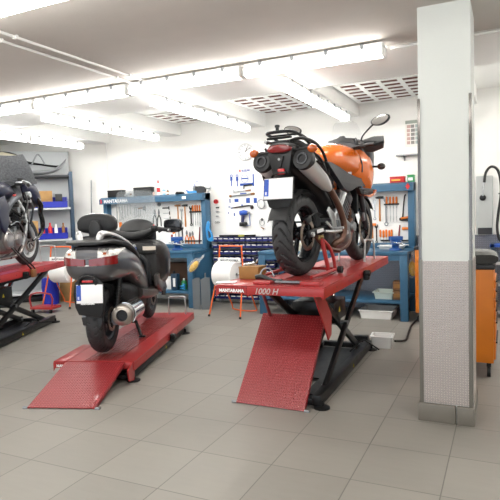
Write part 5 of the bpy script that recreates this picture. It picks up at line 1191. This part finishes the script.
# mirrors
for s_ in (-1, 1):
    m = MB(); m.tube([(s_*.24, 1.42, 1.10), (s_*.33, 1.40, 1.14), (s_*.38, 1.38, 1.15)], [.02, .016, .016], 10, 3); st = m.build('mirror_arm', black_plastic, A)
    m = MB(); m.body([(1.33, s_*.43, 1.17, .09, .066, .075, 4), (1.36, s_*.43, 1.17, .11, .076, .085, 4), (1.42, s_*.43, 1.17, .09, .06, .065, 3), (1.46, s_*.43, 1.16, .03, .02, .02, 2.4)], 24, 4); sh = m.build('mirror_shell', black_gloss if s_ > 0 else mat('mirror_white', '#d9dadb', .3, coat=.4), st)
# windscreen
m = MB(); rings = []
for k in range(11):
    t = k/10; z = 1.17+.43*t; y = 1.50-.18*t; w_ = .215+.02*t-(.03*(t-.8)/.2 if t > .8 else 0)
    f = [V((w_*math.sin(a)/math.sin(1.0), y+.16*math.cos(a)-.10, z-(.02*abs(a) if t > .9 else 0))) for a in [(-1+2*j/16)*1.0 for j in range(17)]]
    rings.append(f+[p+V((0, -.005, 0)) for p in reversed(f)])
m.loft(rings); m.build('windscreen', mat('scooter_screen', '#bcc4c8', .06, alpha=.3, coat=.4), A)
# front fork and mudguard
m = MB(); m.cyl((-.09, 1.70, .285), (-.09, 1.52, .70), .026); m.cyl((.09, 1.70, .285), (.09, 1.52, .70), .026); m.cyl((-.1, 1.70, .285), (.1, 1.70, .285), .013); m.build('front_fork', black_metal, A)
m = MB(); rings = []
for k in range(12):
    a = math.radians(20+k*13); R_ = .312
    rings.append([V((x, 1.70+R_*math.cos(a), .285+R_*math.sin(a)+dz)) for x, dz in ((-.085, -.045), (-.065, -.008), (0, .006), (.065, -.008), (.085, -.045), (.06, -.02), (0, -.006), (-.06, -.02))])
m.loft(rings); m.build('front_mudguard', grey_metal_paint, A)
# silencer
def rad(d_):
    x1 = V((1, 0, 0)); x1 = (x1-d_*x1.dot(d_)).normalized(); return x1, x1.cross(d_)*-1
a = V((.285, -.33, .415)); b_ = V((.235, .46, .375)); d = (b_-a).normalized()
m = MB(); m.lathe([(.052, -.006), (.075, .0), (.094, .02), (.098, .07), (.098, .075)], a, d, 40, caps=False); m.lathe([(.078, .002), (.055, .03), (.050, .032)], a, d, 36, caps=False); cap = m.build('silencer_end_cap', mat('satin_steel', '#a9a29b', .28, .95), None)
m = MB(); m.lathe([(.094, .072), (.100, .08), (.100, .46), (.088, .55), (.06, .62), (.03, .70)], a, d, 40); si = m.build('silencer', mat('silencer_dark', '#85817c', .28, .9, var=.06), A); cap.parent = si
m = MB(); rings = []
x_, y_ = rad(d); y_ = y_ if y_.z > 0 else -y_
for k in range(12):
    h = .09+.40*k/11
    f = [a+d*h+(x_*math.cos(t)+y_*math.sin(t))*.108 for t in [-.7+2.4*j/14 for j in range(15)]]; g = [a+d*h+(x_*math.cos(t)+y_*math.sin(t))*.102 for t in [-.7+2.4*j/14 for j in range(15)]]
    rings.append(f+list(reversed(g)))
m.loft(rings); hs = m.build('heat_shield', chrome, si)
q = a+d*.28
text('lettering', 'SUZUKI', .042, ink_black, hs, q+V((.104, -.07, .035)), d, V((-.35, 0, .94)), bold=.002)
m = MB(); m.lathe([(.052, .0), (.001, .0005)], a+d*.022, d, 24, caps=False); m.build('outlet', ink_black, si)
MB().tube([b_-d*.1, (.2, .60, .30), (.14, .80, .26), (.05, .95, .30)], .022, 10, 4).build('exhaust_pipe', dull_steel, A)
# centre stand
for s_ in (-1, 1):
    m = MB(); m.tube([(s_*.09, .62, .26), (s_*.14, .64, .14), (s_*.19, .60, .02)], [.016, .016, .018], 10, 3); m.box((s_*.205, .60, .012), (.07, .04, .016), None, .004); m.build('centre_stand', black_metal, A)
MB().cyl((-.15, .64, .16), (.15, .64, .16), .010).build('stand_cross_tube', black_metal, A)
m = MB(); m.tube([(-.12, .50, .22), (-.18, .38, .12), (-.22, .28, .01)], .013, 8, 3); m.build('side_stand', black_metal, A)
# ------------------------------------------------------------------ dark stripped motorcycle on the left lift
b3 = empty('motorcycle', (-5.456, 4.05, .871), math.radians(22), 'dark blue half-stripped motorcycle with bare engine, on the left red lift', 'motorcycle')
A = b3
dark_blue = mat('dark_blue_paint', '#0b0d2a', .4, 0., coat=.25)
wheel(A, 0, .33, .33, .17, .225, 5, 'rear_wheel', alu, [(.09, .12)], .05, 'v', na=160)
wheel(A, 1.46, .325, .325, .12, .225, 5, 'front_wheel', alu, [(.07, .15), (-.07, .15)], .045, 'v', na=200)
m = MB(); arm(m, (.12, -.04, .33), (.11, .5, .40), .04, .08); arm(m, (-.12, -.04, .33), (-.11, .5, .40), .04, .08); m.build('swingarm', black_metal, A)
# engine
m = MB(); m.body([(.40, 0, .40, .12, .10, .12, 4), (.52, 0, .38, .19, .15, .17, 4), (.80, 0, .38, .205, .15, .17, 4), (1.02, 0, .40, .18, .12, .13, 4)], 26, 4); en = m.build('engine', mat('engine_grey', '#7f7c7b', .4, .8, var=.2, vscale=20), A)
for yy, rr in ((.62, .11), (.86, .085)):
    m = MB(); m.lathe([(.001, .03), (rr*.5, .03), (rr*.85, .02), (rr, 0), (rr, -.03)], (.205, yy, .38), (1, 0, 0), 32)
    m.build('engine_cover', mat('cover_silver', '#a19c9a', .35, .85, var=.1), en)
    m = MB()
    for k in range(6): a = k*PI/3; m.cyl((.225, yy+rr*.82*math.cos(a), .38+rr*.82*math.sin(a)), (.234, yy+rr*.82*math.cos(a), .38+rr*.82*math.sin(a)), .008, seg=8)
    m.build('cover_bolts', steel, en)
m = MB(); m.box((0, .92, .66), (.34, .20, .30), (-.35, 0, 0), .02)
for k in range(7): m.box((0, .86+.014*k, .56+.035*k), (.37, .22, .010), (-.35, 0, 0))
m.build('cylinder_block', mat('engine_black', '#26262a', .4, .6), en)
for k in range(4):
    x = -.13+.087*k
    m = MB(); m.tube([(x, 1.04, .66), (x, 1.16, .60), (x*1.05, 1.20, .42), (x*.9, 1.12, .24), (x*.7+.02, .92, .16), (.05, .6, .15)], .021, 10, 5); m.build('exhaust_header', mat('header_steel', '#8d8480', .3, .9, var=.15), A)
m = MB(); m.tube([(.05, .62, .15), (.16, .35, .17), (.2, .0, .28), (.22, -.35, .42)], [.03, .035, .05, .055], 14, 4); m.build('silencer', steel, A)
# frame beams, carburettors, cables
for s_ in (-1, 1):
    m = MB(); m.tube([(s_*.06, 1.12, 1.02), (s_*.19, .98, .94), (s_*.22, .70, .84), (s_*.20, .50, .62), (s_*.16, .46, .40)], [.035, .04, .042, .04, .035], 10, 4); m.build('main_frame', mat('frame_grey', '#5b5d62', .35, .7), A)
    m = MB(); m.tube([(s_*.10, 1.06, .92), (s_*.20, 1.08, .72), (s_*.22, 1.05, .50), (s_*.20, .98, .30)], .020, 10, 4); m.build('down_tube', mat('tube_silver', '#a6a8aa', .3, .8), A)
    m = MB(); m.tube([(s_*.18, .60, .84), (s_*.15, .2, .92), (s_*.10, -.25, .98)], .018, 8, 3); m.build('subframe', black_metal, A)
m = MB(); m.body([(.50, 0, .72, .16, .08, .08, 4), (.62, 0, .74, .20, .09, .09, 4), (.78, 0, .76, .19, .08, .08, 4)], 22, 3); m.build('air_box', black_plastic, A)
for k, (a_, b_, c_, d_) in enumerate((((.20, .60, .80), (.26, .75, .72), (.25, .90, .66), (.20, 1.05, .74)), ((.18, 1.15, .98), (.24, 1.10, .84), (.25, .98, .70), (.23, .84, .58)), ((.22, .66, .56), (.27, .74, .60), (.26, .88, .52), (.24, 1.00, .40)), ((.15, 1.2, 1.02), (.22, 1.22, .88), (.24, 1.24, .74), (.2, 1.22, .56)), ((.2, .5, .62), (.25, .56, .5), (.25, .62, .46), (.22, .7, .44)))):
    MB().tube([a_, b_, c_, d_], (.010, .012, .008, .014, .009)[k], 8, 5).build('hose', (black_plastic, black_plastic, dull_steel, grey_plastic, alu)[k], A)
rn = random.Random(11)
for k in range(16):
    y, z = .55+.65*rn.random(), .48+.48*rn.random(); m = MB(); s1, s2 = .02+.03*rn.random(), .02+.035*rn.random()
    if k % 3: m.box((.20+.02*rn.random(), y, z), (.05, s1*1.6, s2*1.5), (rn.random(), 0, 0), .006)
    else: m.cyl((.17, y, z), (.245, y, z), s1*.8, seg=14)
    m.build('bracket' if k % 3 else 'fitting', (dull_steel, black_metal, MATS['engine_grey'], alu)[k % 4], A)
MB().box((.22, .80, .93), (.03, .05, .02), (.3, 0, 0), .004).build('red_connector', mat('red_plastic', '#b5443f', .4), A)
# radiator and front fairing shell
m = MB(); m.b2(-.17, .17, 1.22, 1.26, .45, .86, .008); m.build('radiator', black_metal, A)
def shell3(s_):
    m = MB(); st = [(1.16, 1.03, .22, .05), (1.24, 1.02, .25, .10), (1.34, .99, .26, .12), (1.44, .95, .25, .13), (1.54, .90, .225, .11), (1.60, .86, .18, .07)]
    rings = []
    for y, zc, x, h in st: rings.append([V((s_*(x-.03+.03*math.cos(t)-.03*math.sin(t)**2), y, zc+h*math.sin(t))) for t in [2*PI*k/14 for k in range(14)]])
    m.loft(rings); m.build('front_fairing', dark_blue, A)
    m = MB(); m.tube([(s_*.215, 1.40, .92), (s_*.23, 1.50, .82), (s_*.20, 1.54, .72), (s_*.215, 1.56, .60), (s_*.20, 1.58, .48), (s_*.17, 1.50, .38), (s_*.16, 1.36, .34)], [.03, .04, .035, .035, .03, .025, .02], 12, 4, flat=.7); m.build('lower_fairing_edge', black_gloss, A)
both(shell3)
m = MB(); m.body([(1.20, 0, 1.04, .16, .06, .08, 3), (1.34, 0, 1.02, .22, .09, .12, 2.6), (1.52, 0, .95, .19, .09, .16, 2.4), (1.68, 0, .86, .10, .05, .10, 2.2)], 28, 4); m.build('nose_cowl', dark_blue, A)
m = MB(); rings = []
for k in range(9):
    t = k/8; z = 1.10+.38*t; y = 1.42-.22*t; w_ = .25*(1-.28*t*t)
    f = [V((w_*math.sin(a)/math.sin(1.1), y+.20*math.cos(a)-.12, z)) for a in [(-1+2*j/14)*1.1 for j in range(15)]]
    rings.append(f+[p+V((0, -.006, 0)) for p in reversed(f)])
m.loft(rings); m.build('windscreen', mat('dusty_screen', '#77797c', .35, alpha=.85, var=.35, vscale=55), A)
m = MB(); m.tube([(-.36, .86, 1.06), (-.24, 1.0, 1.10), (0, 1.08, 1.10), (.24, 1.0, 1.10), (.36, .86, 1.06)], .014, 10, 4); hb = m.build('handlebar', steel, A)
for s_ in (-1, 1):
    MB().tube([(s_*.26, .985, 1.10), (s_*.39, .84, 1.05)], .021, 12).build('grip', black_plastic, hb)
    MB().tube([(s_*.22, 1.04, 1.12), (s_*.32, .98, 1.10), (s_*.41, .87, 1.06)], [.012, .008, .006], 8, 3).build('lever', alu, hb)
    m = MB(); m.lathe([(.001, 0), (.038, 0), (.04, .04), (.001, .045)], (s_*.16, 1.10, 1.12), seg=18); m.build('fluid_reservoir', black_plastic, hb)
m = MB(); m.body([(1.02, 0, 1.09, .12, .03, .03, 3), (1.12, 0, 1.11, .16, .04, .05, 3), (1.22, 0, 1.10, .14, .03, .05, 3)], 20, 3); m.build('dashboard', grey_plastic, A)
# fork
m = MB()
def f3(s_): m.cyl((s_*.10, 1.46, .325), (s_*.10, 1.32, .66), .032); m.cyl((s_*.10, 1.32, .66), (s_*.10, 1.14, 1.08), .025)
both(f3); m.cyl((-.1, 1.46, .325), (.1, 1.46, .325), .013); m.build('front_fork', MATS['tube_silver'], A)
both(lambda s_: MB().box((s_*.10, 1.37, .42), (.05, .06, .11), (.35, 0, 0), .012).build('front_caliper', black_metal, A))
# tank stub, seat (behind the frame edge of the photo)
m = MB(); m.body([(.28, 0, .98, .10, .05, .08, 2.6), (.42, 0, .99, .17, .10, .12, 2.6), (.66, 0, .99, .20, .13, .12, 2.6), (.90, 0, .98, .16, .09, .10, 2.6)], 28, 4); m.build('fuel_tank', dark_blue, A)
m = MB(); m.body([(-.35, 0, 1.02, .10, .04, .06, 3), (-.1, 0, .98, .13, .05, .08, 3), (.30, 0, .93, .12, .04, .06, 3)], 22, 4); m.build('seat', seat_vinyl, A)
m = MB(); m.prism([(.30, .86), (.52, .92), (.60, .78), (.58, .58), (.48, .46), (.40, .52), (.36, .70)], (.235, 0, 0), (0, 1, 0), (0, 0, 1), .03, .01); m.build('side_cover', dark_blue, A)
# ------------------------------------------------------------------ steel shelf at the left
SX0, SX1, SY0, SY1 = -9.2, -7.10, 7.45, 7.92
SR = math.radians(46); PV = V((-7.20, 7.60, 0))
def SH(x, y, z=0.):
    return PV+Euler((0, 0, SR)).to_matrix() @ V((x-SX1, y-SY0, z))
r = empty('steel_shelf', SH((SX0+SX1)/2, SY0), SR, 'tall steel shelf with dark blue posts and light grey boards, at the left', 'shelf'); h = (SX1-SX0)/2
shelf_grey = mat('shelf_grey', '#cdd0d2', .5, var=.03)
for sx in (-1, 1):
    for y in (0, SY1-SY0):
        MB().b2(sx*h-.03, sx*h+.03, y-.02, y+.02, 0, 2.34, .003).build('post', shelf_blue, r)
ZB = (.17, .60, 1.12, 1.69, 2.28)
for z in ZB: MB().b2(-h+.01, h-.01, -.01, SY1-SY0, z-.035, z, .003).build('shelf_board', shelf_grey if z < 2.2 else grey_plastic, r)
MB().b2(-h, h, SY1-SY0-.01, SY1-SY0+.005, 0, 2.75).build('back_panel', mat('back_panel_grey', '#b9bdbf', .6), r)
def pbin(x, z, W, D, Hh, label, fill):
    q = empty('picking_bin', SH(x, SY0-.02, z+.001), SR, label, 'bin')
    m = MB(); t = .006
    m.b2(-W/2, W/2, 0, D, 0, t); m.b2(-W/2, W/2, D-t, D, 0, Hh); m.b2(-W/2, W/2, 0, t, 0, Hh*.55)
    for sx in (-1, 1): m.prism([(0, 0), (D, 0), (D, Hh), (D*.3, Hh), (D*.12, Hh*.55), (0, Hh*.55)], (sx*(W/2-t/2), 0, 0), (0, 1, 0), (0, 0, 1), t)
    m.b2(-W/2-.006, W/2+.006, -.006, 0, Hh*.46, Hh*.55); m.build('bin_body', bin_blue, q)
    MB().b2(-W*.42, -W*.18, -.009, -.006, Hh*.1, Hh*.42).build('label_card', letter_white, q)
    return q
specs = [(-7.54, ZB[3], .72, 'bright blue picking bin on the shelf board under the fairings'), (-7.56, ZB[2], .72, 'bright blue picking bin on the middle shelf board'), (-8.35, ZB[3], .7, 'blue picking bin further left on the board under the fairings'), (-8.4, ZB[2], .7, 'blue picking bin further left on the middle board')]
for x, z, W, lb in specs: pbin(x, z, W, .34, .20, lb, None)
def part_in(x, z, sz, nm, lb, m_, cat, Hh=.1, cyl=False):
    q = empty(nm, SH(x, SY0+.16, z+.010), SR, lb, cat)
    m = MB()
    if cyl: m.lathe([(.001, 0), (sz, 0), (sz, Hh*.7), (sz*.5, Hh*.82), (sz*.5, Hh), (.001, Hh)], seg=16)
    else: m.b2(-sz, sz, -.06, .06, 0, Hh, .004)
    m.build('body', m_, q)
part_in(-7.54, ZB[3], .11, 'carton', 'brown carton standing in the upper blue bin', cardboard, 'box', .30)
part_in(-7.72, ZB[3], .035, 'canister', 'grey can in the upper blue bin beside the carton', dull_steel, 'can', .28, True)
part_in(-7.32, ZB[3], .06, 'motor_part', 'dark part in upper blue bin near the post', black_plastic, 'part', .24)
part_in(-7.80, ZB[2], .10, 'carton', 'brown carton at the left of the middle blue bin', cardboard, 'box', .33)
part_in(-7.62, ZB[2], .03, 'bottle', 'red and black bottle in the middle blue bin', ink_red, 'bottle', .25, True)
part_in(-7.50, ZB[2], .035, 'bottle', 'red capped white bottle in the middle blue bin', ink_red, 'bottle', .29, True)
part_in(-7.40, ZB[2], .03, 'bottle', 'pale bottle in the middle blue bin', paper_white, 'bottle', .26, True)
part_in(-7.27, ZB[2], .03, 'bottle', 'brown bottle in middle bin beside the blue post', MATS['brown_head'], 'bottle', .28, True)
# fairings stored on the top board
q = empty('spare_fairing', SH(-7.62, SY0+.07, ZB[4]+.002), SR+.05, 'curved silver and black spare fairing on the top shelf board', 'fairing')
m = MB(); m.tube([(-.55, .1, .10), (-.3, .06, .05), (0, .05, .05), (.25, .06, .09), (.40, .08, .20), (.47, .1, .30)], [.05, .10, .09, .08, .055, .02], 16, 4, flat=.45); m.build('fairing_shell', mat('fairing_silver', '#9a9da1', .3, .5, coat=.5), q)
m = MB(); m.tube([(-.6, .16, .24), (-.4, .14, .28), (-.2, .14, .24), (.05, .14, .20), (.35, .14, .17), (.46, .12, .26)], [.03, .05, .045, .03, .035, .02], 12, 4, flat=.6); m.build('fairing_edge', black_gloss, q)
m = MB(); m.tube([(-.12, .1, .2), (-.05, .08, .34), (.0, .1, .38), (.06, .1, .30), (.1, .1, .2)], .015, 8, 4); m.build('bracket', dull_steel, q)
q = empty('spare_fairing', SH(-8.45, SY0+.24, ZB[4]+.002), SR, 'black and cream spare fairing panel leaning behind the silver one', 'fairing')
m = MB(); m.body([(0, 0, .22, .45, .18, .22, 2.4), (.10, .05, .24, .5, .22, .24, 2.6), (.18, .05, .22, .4, .15, .2, 2.4)], 24, 3); m.build('fairing_shell', grey_plastic, q)
m = MB(); m.box((.35, -.02, .34), (.35, .06, .12), (0, .25, 0), .03); m.build('cream_panel', mat('cream_panel', '#c9c5ae', .5), q)
# things on the floor under the shelf
for (px, py, Y, W, Hh, nm, lb, m_) in ((65.5, 301, 7.25, .22, .36, 'carton', 'upright brown carton on the floor behind the left paper stand', cardboard), (49, 296, 7.2, .30, .0, 'x', '', None)):
    if not m_: continue
    p = at(px, py, Y); q = empty(nm, (p.x, Y, 0), .1, lb, 'box'); MB().b2(-W/2, W/2, 0, .2, 0, Hh, .004).build('carton_body', m_, q)
p = at(41, 299, 6.25); q = empty('trolley', (p.x, 6.25, 0), .2, 'small red wheeled trolley on the floor beside the left lift', 'trolley')
MB().tube([(-.18, 0, .07), (-.18, 0, .30), (.18, 0, .30), (.18, 0, .07)], .014, 8, 3).build('frame', red_paint, q); MB().b2(-.2, .2, -.02, .24, .06, .10, .006).build('tray_base', red_paint, q)
for x in (-.16, .16): MB().cyl((x-.012, .0, .032), (x+.012, .0, .032), .032, seg=16).build('caster_wheel', black_plastic, q)
p = at(50, 280, 7.0); q = empty('plastic_tub', (p.x+.0, 7.0, 0), 0, 'blue plastic tub standing behind the small red trolley', 'tub'); MB().lathe([(.001, 0), (.13, 0), (.15, .30), (.14, .46), (.001, .44)], seg=20).build('tub_body', bin_blue, q)
p = at(38, 290, 7.6); q = empty('black_case', SH(-7.9, 7.5, 0), SR, 'black tool case on the floor under the steel shelf', 'case'); MB().b2(-.5, .35, 0, .3, .0, .06, .01).build('case_base', black_plastic, q); MB().b2(-.5, .35, 0, .3, .062, .09, .01).build('case_lid', grey_plastic, q)
